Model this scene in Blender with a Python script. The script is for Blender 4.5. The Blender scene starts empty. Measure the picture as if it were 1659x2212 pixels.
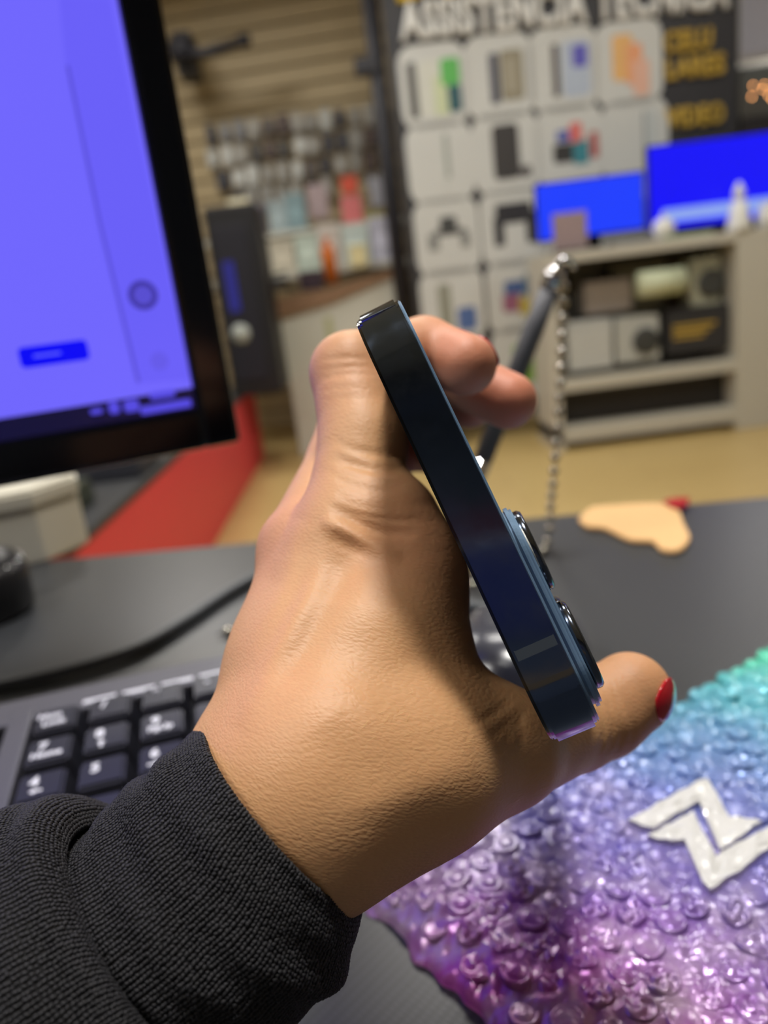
import bpy, bmesh, math, random
import numpy as np
from mathutils import Vector, Matrix

random.seed(7)
RNG = np.random.default_rng(7)
scene = bpy.context.scene
COL = scene.collection

# ------------------------------------------------------------------ camera
F_PX, CX, CY = 1661.0, 829.5, 1106.0
PITCH, ROLL = math.radians(16.0), math.radians(7.2)
CAM = np.array([0.0, 0.0, 0.93])
FWD = np.array([0.0, math.cos(PITCH), -math.sin(PITCH)])
_r0 = np.array([1.0, 0.0, 0.0]); _u0 = np.array([0.0, math.sin(PITCH), math.cos(PITCH)])
RGT = math.cos(ROLL) * _r0 - math.sin(ROLL) * _u0
UPV = math.sin(ROLL) * _r0 + math.cos(ROLL) * _u0

cam_data = bpy.data.cameras.new("camera")
cam_data.sensor_fit = 'VERTICAL'; cam_data.sensor_height = 36.0
cam_data.lens = F_PX / 2212.0 * 36.0
cam_data.clip_start = 0.01; cam_data.clip_end = 60
cam_data.dof.use_dof = True
cam_data.dof.focus_distance = 0.120
cam_data.dof.aperture_fstop = 12.5
cam = bpy.data.objects.new("camera", cam_data); COL.objects.link(cam)
cam.matrix_world = Matrix(((RGT[0], UPV[0], -FWD[0], CAM[0]), (RGT[1], UPV[1], -FWD[1], CAM[1]),
                           (RGT[2], UPV[2], -FWD[2], CAM[2]), (0, 0, 0, 1)))
scene.camera = cam

# ------------------------------------------------------------------ world, exposure
scene.view_settings.view_transform = 'Standard'
scene.view_settings.look = 'None'
scene.view_settings.exposure = 0.0
scene.view_settings.gamma = 1.0
scene.view_settings.use_curve_mapping = False
world = bpy.data.worlds.new("shop_ambient"); scene.world = world
world.use_nodes = True
world.node_tree.nodes["Background"].inputs[0].default_value = (0.98, 0.97, 1.0, 1)
world.node_tree.nodes["Background"].inputs[1].default_value = 0.10

# ceiling panels, unseen; those beyond the desk are added as fill: (x, y, size_x, size_y, watts); the fixtures are built further down
CEIL_Z = 3.1
PANELS = [(0.14, 0.42, 0.30, 0.30, 47), (-1.5, -0.3, 0.6, 0.6, 28), (0.2, 2.8, 0.6, 0.6, 24), (2.0, 2.7, 0.6, 0.6, 18),
          (-1.1, 4.2, 0.6, 0.6, 30), (-1.9, 1.4, 0.6, 0.6, 12), (2.95, 6.3, 0.9, 0.9, 70)]  # last panel added to throw a sheen on the desk's right side

def ray(px, py): return FWD + RGT * (px - CX) / F_PX - UPV * (py - CY) / F_PX
def at(px, py, d): return CAM + ray(px, py) * d                 # a point at a real depth d (m)
def hit_z(px, py, z):
    d = ray(px, py); return CAM + d * ((z - CAM[2]) / d[2])
def hit_y(px, py, y):
    d = ray(px, py); return CAM + d * (y / d[1])
def hit_x(px, py, x):
    d = ray(px, py); return CAM + d * (x / d[0])
def cam_mm(P):                                                   # hand-frame mm -> world m
    P = np.asarray(P, float) * 0.001
    return CAM + P[..., 0:1] * RGT + P[..., 1:2] * UPV + P[..., 2:3] * FWD
def Q(px, py, D): return np.array([(px - CX) / F_PX * D, -(py - CY) / F_PX * D, D], dtype=np.float32)

# ------------------------------------------------------------------ materials
def srgb(r, g, b):
    def c(v):
        v /= 255.0
        return v / 12.92 if v <= 0.04045 else ((v + 0.055) / 1.055) ** 2.4
    return (c(r), c(g), c(b))
class NT:
    def __init__(s, name):
        s.m = bpy.data.materials.new(name); s.m.use_nodes = True
        s.t = s.m.node_tree; s.b = s.t.nodes["Principled BSDF"]; s.o = s.t.nodes["Material Output"]
    def n(s, typ, ins=None, **kw):
        x = s.t.nodes.new(typ)
        for k, v in kw.items(): setattr(x, k, v)
        for k, v in (ins or {}).items(): s.set(x, k, v)
        return x
    def set(s, x, k, v):
        if hasattr(v, 'is_output') and v.is_output: s.t.links.new(v, x.inputs[k])
        else: x.inputs[k].default_value = v
    def P(s, **kw):
        for k, v in kw.items(): s.set(s.b, k.replace('_', ' '), v)
    def math(s, op, a, b=0.0):
        x = s.n('ShaderNodeMath', operation=op); s.set(x, 0, a); s.set(x, 1, b); return x.outputs[0]
    def mix(s, fac, a, b):
        x = s.n('ShaderNodeMix', data_type='RGBA')
        s.set(x, 0, fac); s.set(x, 6, a); s.set(x, 7, b); return x.outputs[2]
    def ramp(s, fac, stops, interp='LINEAR'):
        x = s.n('ShaderNodeValToRGB'); s.set(x, 0, fac); e = x.color_ramp; e.interpolation = interp
        while len(e.elements) > 1: e.elements.remove(e.elements[-1])
        e.elements[0].position = stops[0][0]; e.elements[0].color = (*stops[0][1], 1) if len(stops[0][1]) == 3 else stops[0][1]
        for p, c in stops[1:]:
            q = e.elements.new(p); q.color = (*c, 1) if len(c) == 3 else c
        return x.outputs[0]
    def bump(s, h, strength=0.3, dist=0.001):
        x = s.n('ShaderNodeBump', {'Strength': strength, 'Distance': dist, 'Height': h}); return x.outputs[0]
    def noise(s, vec, scale, detail=3.0, rough=0.55, out='Fac'):
        x = s.n('ShaderNodeTexNoise', {'Vector': vec, 'Scale': scale, 'Detail': detail, 'Roughness': rough}); return x.outputs[out]
    def obj(s): return s.n('ShaderNodeTexCoord').outputs['Object']

_MC = {}
def mat(name, col, rough=0.5, metal=0.0, var=0.08, vscale=40.0, bump=0.0, bscale=200.0, spec=0.5, coat=0.0, alpha=1.0, trans=0.0):
    """plain procedural material: a colour with a little noise variation and optional fine relief"""
    if name in _MC: return _MC[name]
    k = NT(name); co = k.obj()
    nz = k.noise(co, vscale)
    c = k.mix(nz, (*[max(0, v * (1 - var)) for v in col], 1), (*[min(1, v * (1 + var)) for v in col], 1))
    k.P(Base_Color=c, Roughness=rough, Metallic=metal)
    k.set(k.b, 'Specular IOR Level', spec); k.set(k.b, 'Coat Weight', coat)
    if trans: k.set(k.b, 'Transmission Weight', trans)
    if bump: k.P(Normal=k.bump(k.noise(co, bscale), bump, 0.002))
    _MC[name] = k.m; return k.m
def emit(name, col, strength=1.0, base=(0.01, 0.01, 0.012)):
    if name in _MC: return _MC[name]
    k = NT(name); co = k.obj()
    c = k.mix(k.noise(co, 6.0), (*[v * 0.96 for v in col], 1), (*[v * 1.0 for v in col], 1))
    k.P(Base_Color=(*base, 1), Roughness=0.3, Emission_Color=c, Emission_Strength=strength)
    _MC[name] = k.m; return k.m

# ------------------------------------------------------------------ object helpers
def tag(o, label=None, cat=None, group=None, kind=None):
    if label: o['label'] = label
    if cat: o['category'] = cat
    if group: o['group'] = group
    if kind: o['kind'] = kind
    return o
def empty(name, loc=(0, 0, 0), M=None):
    o = bpy.data.objects.new(name, None); COL.objects.link(o); o.empty_display_size = 0.02
    if M is not None: o.matrix_world = M
    else: o.location = loc
    return o
def link(name, me, m, parent=None, loc=(0, 0, 0), smooth=False):
    o = bpy.data.objects.new(name, me); COL.objects.link(o)
    if m is not None and not me.materials: me.materials.append(m)
    if parent is not None: o.parent = parent
    o.location = loc
    if smooth:
        for p in me.polygons: p.use_smooth = True
    return o
def mesh(name, V, Fc, m, parent=None, loc=(0, 0, 0), smooth=False):
    me = bpy.data.meshes.new(name); me.from_pydata([tuple(map(float, v)) for v in V], [], [tuple(map(int, f)) for f in Fc]); me.update()
    return link(name, me, m, parent, loc, smooth)
def from_bm(name, bm, m, parent=None, loc=(0, 0, 0), smooth=False):
    me = bpy.data.meshes.new(name); bm.to_mesh(me); bm.free()
    return link(name, me, m, parent, loc, smooth)
def bm_box(x0, x1, y0, y1, z0, z1, bev=0.0, seg=2, bm=None):
    b = bmesh.new()
    r = bmesh.ops.create_cube(b, size=1.0)
    for v in b.verts:
        v.co = Vector(((x0 + x1) / 2 + v.co.x * (x1 - x0), (y0 + y1) / 2 + v.co.y * (y1 - y0), (z0 + z1) / 2 + v.co.z * (z1 - z0)))
    if bev: bmesh.ops.bevel(b, geom=list(b.edges), offset=bev, segments=seg, affect='EDGES', profile=0.6)
    if bm is not None:
        me = bpy.data.meshes.new('tmp'); b.to_mesh(me); b.free(); bm.from_mesh(me); bpy.data.meshes.remove(me); return bm
    return b
def box(name, x0, x1, y0, y1, z0, z1, m, parent=None, bev=0.0, seg=2, loc=(0, 0, 0), smooth=False):
    return from_bm(name, bm_box(x0, x1, y0, y1, z0, z1, bev, seg), m, parent, loc, smooth)
def prism(name, poly, z0, z1, m, parent=None, loc=(0, 0, 0), bev=0.0):
    b = bmesh.new(); vs = [b.verts.new((x, y, z0)) for x, y in poly]; f = b.faces.new(vs)
    f.normal_update()
    if f.normal.z > 0: f.normal_flip()
    r = bmesh.ops.extrude_face_region(b, geom=[f])
    bmesh.ops.translate(b, verts=[v for v in r['geom'] if isinstance(v, bmesh.types.BMVert)], vec=(0, 0, z1 - z0))
    bmesh.ops.recalc_face_normals(b, faces=b.faces)
    if bev: bmesh.ops.bevel(b, geom=[e for e in b.edges if abs((e.verts[0].co - e.verts[1].co).z) < 1e-9], offset=bev, segments=2, affect='EDGES')
    return from_bm(name, b, m, parent, loc)
def lathe_data(profile, seg=32):
    V, Fc = [], []
    for r, z in profile:
        for i in range(seg):
            a = 2 * math.pi * i / seg; V.append((r * math.cos(a), r * math.sin(a), z))
    for j in range(len(profile) - 1):
        for i in range(seg):
            k = (i + 1) % seg
            Fc.append((j * seg + i, j * seg + k, (j + 1) * seg + k, (j + 1) * seg + i))
    Fc.append(tuple(range(seg))[::-1]); Fc.append(tuple((len(profile) - 1) * seg + i for i in range(seg)))
    return V, Fc
def lathe(name, profile, m, parent=None, seg=32, loc=(0, 0, 0), smooth=True):
    V, Fc = lathe_data(profile, seg); return mesh(name, V, Fc, m, parent, loc, smooth)
def spline(pts, n):
    P = [np.array(p, float) for p in pts]; P = [2 * P[0] - P[1]] + P + [2 * P[-1] - P[-2]]; out = []
    for i in range(1, len(P) - 2):
        for t in np.linspace(0, 1, n, endpoint=False):
            a, b, c, d = P[i - 1], P[i], P[i + 1], P[i + 2]
            out.append(0.5 * (2 * b + (c - a) * t + (2 * a - 5 * b + 4 * c - d) * t * t + (3 * b - a - 3 * c + d) * t ** 3))
    out.append(P[-2]); return out
def tube(name, pts, r, m, parent=None, seg=12, loc=(0, 0, 0)):
    pts = [np.array(p, float) for p in pts]; rs = r if hasattr(r, '__len__') else [r] * len(pts)
    V, Fc = [], []; up = np.array([0.13, 0.21, 0.97])
    for i, p in enumerate(pts):
        t = pts[min(i + 1, len(pts) - 1)] - pts[max(i - 1, 0)]; t /= np.linalg.norm(t)
        u = np.cross(up, t); u /= np.linalg.norm(u); w = np.cross(t, u)
        for k in range(seg):
            a = 2 * math.pi * k / seg; V.append(p + rs[i] * (math.cos(a) * u + math.sin(a) * w))
    for i in range(len(pts) - 1):
        for k in range(seg):
            q = (k + 1) % seg; Fc.append((i * seg + k, i * seg + q, (i + 1) * seg + q, (i + 1) * seg + k))
    Fc.append(tuple(range(seg))[::-1]); Fc.append(tuple((len(pts) - 1) * seg + k for k in range(seg)))
    return mesh(name, V, Fc, m, parent, loc, True)
def rrect(w, h, r, n=6):
    out = []
    for cx, cy, a0 in ((w / 2 - r, h / 2 - r, 0), (-w / 2 + r, h / 2 - r, 90), (-w / 2 + r, -h / 2 + r, 180), (w / 2 - r, -h / 2 + r, 270)):
        for i in range(n + 1):
            a = math.radians(a0 + 90 * i / n); out.append((cx + r * math.cos(a), cy + r * math.sin(a)))
    return out
def text_mesh(body, size, extrude=0.0004, fat=0.0, align='CENTER', shear=0.0, space=1.0, bev=0.0):
    cu = bpy.data.curves.new('lettering', 'FONT'); cu.body = body; cu.size = size; cu.extrude = extrude; cu.offset = fat
    cu.align_x = align; cu.align_y = 'CENTER'; cu.shear = shear; cu.space_character = space; cu.resolution_u = 3; cu.bevel_depth = bev; cu.bevel_resolution = 0
    t = bpy.data.objects.new('tmp_text', cu); COL.objects.link(t)
    dg = bpy.context.evaluated_depsgraph_get(); dg.update()
    me = bpy.data.meshes.new_from_object(t.evaluated_get(dg))
    bpy.data.objects.remove(t); bpy.data.curves.remove(cu); return me
def basis(o, x, y, z):
    x, y, z = [np.array(v, float) / np.linalg.norm(v) for v in (x, y, z)]
    return Matrix(((x[0], y[0], z[0], o[0]), (x[1], y[1], z[1], o[1]), (x[2], y[2], z[2], o[2]), (0, 0, 0, 1)))
def v2c(v): return np.array([v @ RGT, v @ UPV, v @ FWD])
def c2v(c): return c[0] * RGT + c[1] * UPV + c[2] * FWD

# ================================================================== the setting
DESK_Z = 0.76
WALL = mat('painted_wall', srgb(150, 146, 138), 0.8, var=0.05, vscale=3)
def floor_material():
    k = NT('laminate_floor'); co = k.obj()
    mp = k.n('ShaderNodeMapping', {'Vector': co, 'Scale': (0.8, 6.0, 1.0)})
    g = k.noise(mp.outputs[0], 6.0, 6.0, 0.6)
    br = k.n('ShaderNodeTexBrick', {'Vector': co, 'Scale': 1.0, 'Mortar Size': 0.004, 'Brick Width': 1.2, 'Row Height': 0.19,
                                    'Color1': (*srgb(188, 162, 106), 1), 'Color2': (*srgb(178, 152, 98), 1), 'Mortar': (*srgb(120, 92, 52), 1)})
    c = k.mix(g, br.outputs[0], (*srgb(196, 170, 112), 1))
    k.P(Base_Color=c, Roughness=0.35); k.P(Normal=k.bump(g, 0.1, 0.001))
    return k.m
tag(box('floor', -4, 5, -2.5, 7.5, -0.05, 0.0, floor_material()), 'yellow oak laminate shop floor', None, kind='structure')
CEILM = mat('ceiling_white', srgb(225, 225, 222), 0.9, var=0.02, vscale=2)
tag(box('ceiling', -4, 5, -2.5, 7.5, CEIL_Z, CEIL_Z + 0.05, CEILM), 'white shop ceiling', None, kind='structure')
tag(box('wall_right', 3.6, 3.7, -2.5, 7.5, 0, CEIL_Z, WALL), 'grey painted wall', None, kind='structure')
tag(box('wall_front', -4, 5, -2.6, -2.5, 0, CEIL_Z, mat('far_wall_blue', srgb(92, 100, 116), 0.8, var=0.05, vscale=2)), 'blue grey wall behind the camera', None, kind='structure')
tag(box('wall_left', -3.2, -3.1, -2.5, 7.5, 0, CEIL_Z, WALL), 'grey painted wall', None, kind='structure')

# made-up panel behind the camera, added for reflections in the phone's polished edge
wp = empty('reflection_panel', (-0.5, -2.5, 0)); tag(wp, 'navy and maroon wall panel with brown slats, mirrored in the phone', 'panel')
NAVY = mat('navy_print', srgb(26, 40, 120), 0.5, var=0.05); MAR = mat('maroon_print', srgb(96, 26, 48), 0.5, var=0.05); BRN = mat('brown_slat', srgb(176, 142, 96), 0.5, var=0.15, vscale=8); CHAR = mat('charcoal_panel', srgb(58, 64, 70), 0.6, var=0.1)
box('navy_field', -.62, .55, 0, .02, 1.50, 1.93, NAVY, wp); box('grey_field', -.95, -.62, 0, .02, 1.50, 1.93, CHAR, wp)
box('white_stripe', -.95, .9, 0, .025, 1.93, 1.955, FRAME if 'FRAME' in globals() else mat('lamp_frame', srgb(210, 210, 210), 0.5), wp)
box('maroon_field', -.5, .2, 0, .02, 1.955, 2.12, MAR, wp); box('charcoal_field', -1.0, .9, 0, .015, 2.12, 2.75, CHAR, wp)
for i in range(5): box('slat', -1.0, .9, 0, .03, 0.98 + i * .07, 1.025 + i * .07, BRN, wp, .004)

# slat wall far behind, turned a little; every board is a piece of it
SLAT = mat('slat_board', srgb(176, 158, 122), 0.55, var=0.10, vscale=4)
SLATD = mat('slat_groove', srgb(96, 84, 64), 0.7)
MW = Matrix.Translation((-0.35, 6.0, 0)) @ Matrix.Rotation(math.radians(-7), 4, 'Z')
wallb = empty('wall_back', M=MW); tag(wallb, 'beige slat wall at the back of the shop', None, kind='structure')
box('backing', -2.9, 2.75, 0.03, 0.06, 0, CEIL_Z, SLATD, wallb)
bd = bm_box(-2.9, 2.75, -0.015, 0.03, 0.006, 0.126, 0.01)
me_b = bpy.data.meshes.new('board'); bd.to_mesh(me_b); bd.free(); me_b.materials.append(SLAT)
for i in range(24): link('board', me_b, None, wallb, (0, 0, i * 0.131))

# ceiling panels: a frame and a lit diffuser each, with the lamp inside
FRAME = mat('lamp_frame', srgb(210, 210, 210), 0.5)
DIFF = emit('lamp_diffuser', (1.0, 0.97, 0.92), 6.0)
spots = ['straight above the hand, smaller than the others', 'above the left of the desk', 'added as fill above the middle of the floor', 'added as fill above the shelf with the blue screens', 'added as fill above the slat wall goods', 'added as fill above the near end of the red bench', 'added far behind the dark cabinet for a desk sheen, largest of all']
for i, (x, y, sx, sy, w) in enumerate(PANELS):
    t = empty('ceiling_light', (x, y, CEIL_Z)); tag(t, 'square white ceiling panel light ' + spots[i], 'ceiling light', 'ceiling panel lights')
    b = bmesh.new()
    for (a0, a1, b0, b1) in ((-sx / 2 - .02, sx / 2 + .02, -sy / 2 - .02, -sy / 2), (-sx / 2 - .02, sx / 2 + .02, sy / 2, sy / 2 + .02), (-sx / 2 - .02, -sx / 2, -sy / 2, sy / 2), (sx / 2, sx / 2 + .02, -sy / 2, sy / 2)):
        bm_box(a0, a1, b0, b1, -0.03, 0.0, bm=b)
    from_bm('frame', b, FRAME, t)
    box('diffuser', -sx / 2, sx / 2, -sy / 2, sy / 2, -0.012, -0.004, DIFF, t)
    ld = bpy.data.lights.new('panel_lamp', 'AREA'); ld.shape = 'RECTANGLE'; ld.size = sx; ld.size_y = sy; ld.energy = w; ld.color = (1.0, 0.965, 0.91)
    lo = bpy.data.objects.new('panel_lamp', ld); COL.objects.link(lo); lo.parent = t; lo.location = (0, 0, -0.02)

# desk with carbon-pattern vinyl
def desk_material():
    k = NT('carbon_vinyl'); co = k.obj()
    mp = k.n('ShaderNodeMapping', {'Vector': co, 'Rotation': (0, 0, math.radians(38)), 'Scale': (1, 1, 1)})
    w1 = k.n('ShaderNodeTexWave', {'Vector': mp.outputs[0], 'Scale': 120.0, 'Distortion': 0.3, 'Detail': 1.0}, wave_type='BANDS', bands_direction='X').outputs['Fac']
    w2 = k.n('ShaderNodeTexWave', {'Vector': mp.outputs[0], 'Scale': 200.0, 'Distortion': 0.2}, wave_type='BANDS', bands_direction='Y').outputs['Fac']
    h = k.math('MULTIPLY', w1, w2); h = k.math('ADD', h, k.math('MULTIPLY', w1, 0.6))
    c = k.mix(h, (*srgb(44, 46, 49), 1), (*srgb(54, 56, 60), 1))
    k.P(Base_Color=c, Roughness=0.33, Normal=k.bump(h, 0.05, 0.0002)); k.set(k.b, 'Specular IOR Level', 0.6)
    return k.m
DESKM = desk_material()
pA, pB = hit_z(170, 1203, DESK_Z), hit_z(1659, 1072, DESK_Z)
dx = (pB - pA) / np.linalg.norm(pB - pA); dy = np.array([-dx[1], dx[0], 0])
desk = empty('desk', M=basis(np.array([*(pA - 0.9 * dx)[:2], 0]), dx, dy, (0, 0, 1)))
tag(desk, 'black desk covered in carbon-pattern vinyl under the keyboard and mailer', 'desk')
box('desk_top', 0, 2.4, -0.78, 0, DESK_Z - 0.03, DESK_Z, DESKM, desk, 0.003)
LEGM = mat('desk_leg', srgb(40, 40, 42), 0.4, 0.6)
for x in (0.06, 2.34):
    for y in (-0.72, -0.06): box('leg', x - .025, x + .025, y - .025, y + .025, 0, DESK_Z - 0.03, LEGM, desk, 0.003)

# ================================================================== monitor on the desk
SCR = emit('screen_lavender', srgb(113, 103, 255), 1.0)
SCR2 = emit('screen_lavender_panel', srgb(106, 96, 250), 1.0)
SCRL = emit('screen_line', srgb(90, 80, 218), 1.0)
SCRB = emit('screen_button', srgb(0, 0, 248), 1.0)
SCRT = emit('screen_button_text', srgb(90, 90, 255), 1.0)
TBAR = emit('screen_taskbar', srgb(14, 11, 52), 1.0)
TICO = emit('screen_icons', srgb(84, 74, 225), 1.0)
BEZ = mat('glossy_black_bezel', srgb(9, 9, 15), 0.16, spec=0.5)
MB = at(523, 955, 0.36)
ML = hit_z(0, 1055, MB[2])
mx = (MB - ML) / np.linalg.norm(MB - ML); mn = np.array([mx[1], -mx[0], 0])  # facing the camera side
best = None
for ti in np.linspace(-0.35, 0.35, 281):
    up = math.cos(ti) * np.array([0, 0, 1.0]) - math.sin(ti) * mn
    P = MB + up * 0.22; v = P - CAM; d = v @ FWD; x, y = CX + F_PX * (v @ RGT) / d, CY - F_PX * (v @ UPV) / d
    xl = 523 + (350 - 523) * (955 - y) / 955.0
    if best is None or abs(x - xl) < best[0]: best = (abs(x - xl), ti, up)
mup = best[2]; mnn = np.cross(mx, mup)                                              # screen normal, towards viewer
def mon(px, py):                                                                    # pixel -> monitor plane (u right, v up) from corner
    d = ray(px, py); t = ((MB - CAM) @ mnn) / (d @ mnn); P = CAM + d * t - MB; return np.array([P @ mx, P @ mup])
MWID, MHEI = 0.52, 0.32
monitor = empty('computer_monitor', M=basis(MB, mx, mup, mnn)); tag(monitor, 'black desktop monitor showing a lavender blue page, left of the hand', 'monitor')
s_br = mon(417, 838); s_tb = mon(412, 884)
sx1, sy0, sy1 = float(s_br[0]), float(s_br[1]), float(s_tb[1])                      # right edge, page bottom, taskbar bottom
sx0 = -MWID + 0.022
b = bmesh.new()
bm_box(-MWID, sx0, 0, MHEI, -0.03, 0.0, 0.003, bm=b); bm_box(sx1, 0, 0, MHEI, -0.03, 0.0, 0.003, bm=b)
bm_box(sx0 - .002, sx1 + .002, 0, sy1, -0.03, 0.0, 0.003, bm=b); bm_box(sx0 - .002, sx1 + .002, MHEI - 0.02, MHEI, -0.03, 0.0, 0.003, bm=b)
from_bm('bezel', b, BEZ, monitor)
box('back_shell', -MWID + .02, -.02, .02, MHEI - .02, -0.05, -0.028, BEZ, monitor, 0.008)
scr = box('screen', sx0, sx1, sy0, MHEI - .02, -0.006, -0.002, SCR, monitor); scr['label'] = 'lavender blue web page'
tb = box('taskbar', sx0, sx1, sy1, sy0, -0.006, -0.002, TBAR, monitor); tb['label'] = 'dark taskbar with pale icons'
def quad_on(name, pts, m, parent, z0=-0.002, z1=-0.0016):
    prism(name, [tuple(mon(*p)) for p in pts], z0, z1, m, parent)
quad_on('page_column', [(300, 828), (142, 140), (128, -8), (238, -8), (412, 820)], SCR2, scr, -0.002, -0.0018)
quad_on('divider_line', [(142, 138), (150, 138), (220, 480), (304, 826), (296, 829), (212, 480)], SCRL, scr)
c0 = mon(310, 637); ring = [tuple(c0 + 0.0062 * np.array([math.cos(a), math.sin(a)])) for a in np.linspace(0, 2 * math.pi, 24, endpoint=False)]
ring2 = [tuple(c0 + 0.0040 * np.array([math.cos(a), math.sin(a)])) for a in np.linspace(0, 2 * math.pi, 24, endpoint=False)]
prism('round_icon', ring, -0.002, -0.0015, emit('screen_icon_ring', srgb(62, 52, 160), 1.0), scr)
prism('icon_centre', ring2, -0.002, -0.0013, emit('screen_icon_mid', srgb(88, 78, 210), 1.0), scr)
c1 = mon(345, 780)
prism('faint_icon', [tuple(c1 + 0.004 * np.array([math.cos(a), math.sin(a)])) for a in np.linspace(0, 2 * math.pi, 20, endpoint=False)], -0.002, -0.0015, SCRL if False else emit('screen_faint', srgb(100, 90, 235), 1.0), scr)
ca, cb, cc, cd = mon(38, 752), mon(188, 733), mon(193, 775), mon(46, 797)
cen = (ca + cb + cc + cd) / 4; bw, bh = np.linalg.norm(cb - ca), np.linalg.norm(ca - cd)
prism('button', [(cen[0] + x, cen[1] + y) for x, y in rrect(bw, bh, bh * .24)], -0.002, -0.0014, SCRB, scr)
ct = mon(102, 766); prism('button_text', [(ct[0] + x, ct[1] + y) for x, y in rrect(bw * .40, bh * .14, bh * .06)], -0.002, -0.0012, SCRT, scr)
for nm, (px, py), w, h in (('tray_arrow', (209, 889), .005, .0022), ('tray_icon', (247, 881), .0044, .0052), ('tray_icon', (285, 877), .0065, .0052), ('clock_line', (352, 853), .011, .0032), ('clock_line', (360, 879), .0225, .0036)):
    c = mon(px, py)
    prism(nm, [(c[0] + x, c[1] + y) for x, y in rrect(w, h, min(w, h) * .3)], -0.002, -0.0014, TICO, tb)
# monitor stand, behind the panel
stand_x = -0.26
Mi = monitor.matrix_world.inverted() if False else basis(MB, mx, mup, mnn).inverted()
sb = MB + mx * stand_x - mnn * 0.08; sb[2] = DESK_Z + .0006
V, Fc = lathe_data([(0.0, 0), (0.09, 0), (0.09, 0.006), (0.085, 0.01), (0.0, 0.012)], 40)
mesh('stand_foot', [tuple(Mi @ Vector(np.array(v) + sb)) for v in V], Fc, BEZ, monitor)
tube('stand_post', [tuple(Mi @ Vector(p)) for p in (sb + np.array([0, 0, .01]), sb + np.array([0, 0, .1]), MB + mx * stand_x + mup * 0.12 - mnn * 0.05)], 0.014, BEZ, monitor)

# cream box and round black speaker under the monitor, cable on the desk
CREAM = mat('cream_plastic', srgb(214, 210, 196), 0.45, var=0.03, bump=0.03)
p0 = hit_z(190, 1172, DESK_Z); p1 = hit_z(92, 1214, DESK_Z)
bx_ = empty('cream_box', M=basis(np.array([p1[0] + .004, p1[1], DESK_Z]), mx, np.cross((0, 0, 1), mx), (0, 0, 1)))
tag(bx_, 'cream cardboard box standing under the monitor at the desk edge', 'box')
prism('body', [(-0.16, 0.0), (0.0, 0.0), (0.033, 0.028), (0.033, 0.06), (-0.16, 0.06)], 0.0, 0.042, CREAM, bx_, bev=0.002)
prism('lid', [(-0.161, -0.001), (0.0005, -0.001), (0.0345, 0.0275), (0.0345, 0.061), (-0.161, 0.061)], 0.0425, 0.058, CREAM, bx_, bev=0.003)
BLK = mat('black_plastic', srgb(26, 26, 30), 0.38, var=0.1, bump=0.02, bscale=600)
pc = hit_z(-28, 1330, DESK_Z)
spk = empty('round_speaker', (pc[0], pc[1], DESK_Z)); tag(spk, 'round black desktop puck with a studded rim below the monitor', 'speaker')
lathe('body', [(0, 0), (0.027, 0), (0.030, 0.004), (0.031, 0.028), (0.029, 0.034), (0.0, 0.034)], BLK, spk)
lathe('top_dome', [(0.0, 0.0335), (0.0275, 0.0335), (0.026, 0.038), (0.019, 0.042), (0.008, 0.044), (0, 0.0442)], BLK, spk)
STUD = mat('chrome', srgb(220, 220, 222), 0.12, 1.0, var=0.02)
sv, sf = lathe_data([(0, 0), (0.0014, 0), (0.0014, 0.0006), (0.0008, 0.0011), (0, 0.0012)], 10)
me_s = bpy.data.meshes.new('stud'); me_s.from_pydata(sv, [], sf); me_s.materials.append(STUD)
for i in range(16):
    a = 2 * math.pi * i / 16; link('stud', me_s, None, spk, (0.0285 * math.cos(a), 0.0285 * math.sin(a), 0.0337), True)
CABLE = mat('cable_rubber', srgb(74, 78, 83), 0.35, var=0.05)
cp = [hit_z(px, py, DESK_Z + .0038) for px, py in ((-120, 1488), (0, 1478), (150, 1447), (290, 1403), (400, 1340), (500, 1275), (600, 1230), (760, 1240), (900, 1285), (1040, 1312), (1140, 1330))]
c_r = cp[1]; o = tube('mouse_cable', [p - np.array([c_r[0], c_r[1], DESK_Z]) for p in spline(cp, 8)], 0.0033, CABLE, None, 12, (c_r[0], c_r[1], DESK_Z))
tag(o, 'thick black cable curving over the desk behind the keyboard', 'cable')

# mouse behind the phone
pm = hit_z(1120, 1485, DESK_Z)
mouse = empty('computer_mouse', (pm[0], pm[1], DESK_Z)); mouse.rotation_euler.z = math.radians(-20); tag(mouse, 'dark computer mouse seen through the gap between hand and phone', 'mouse')
MOUSEM = mat('mouse_plastic', srgb(58, 60, 70), 0.22, var=0.04)
V, Fc = [], []; nu, nv = 24, 12
for j in range(nv + 1):
    t = j / nv
    for i in range(nu):
        a = 2 * math.pi * i / nu; r = math.cos(t * math.pi / 2) ** 0.55
        ex = 0.031 * r * math.copysign(abs(math.cos(a)) ** .8, math.cos(a)); ey = 0.052 * r * math.copysign(abs(math.sin(a)) ** .85, math.sin(a))
        V.append((ex, ey, 0.001 + 0.034 * math.sin(t * math.pi / 2) * (1 - 0.25 * (ey / 0.052))))
for j in range(nv):
    for i in range(nu): Fc.append((j * nu + i, j * nu + (i + 1) % nu, (j + 1) * nu + (i + 1) % nu, (j + 1) * nu + i))
Fc.append(tuple(range(nu))[::-1])
mesh('shell', V, Fc, MOUSEM, mouse, smooth=True)
tube('wheel', [(-0.004, 0.022, 0.026), (0.004, 0.022, 0.026)], 0.009, BLK, mouse, 16)
box('button_seam', -0.0006, 0.0006, 0.028, 0.046, 0.0175, 0.0225, BLK, mouse)

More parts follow.
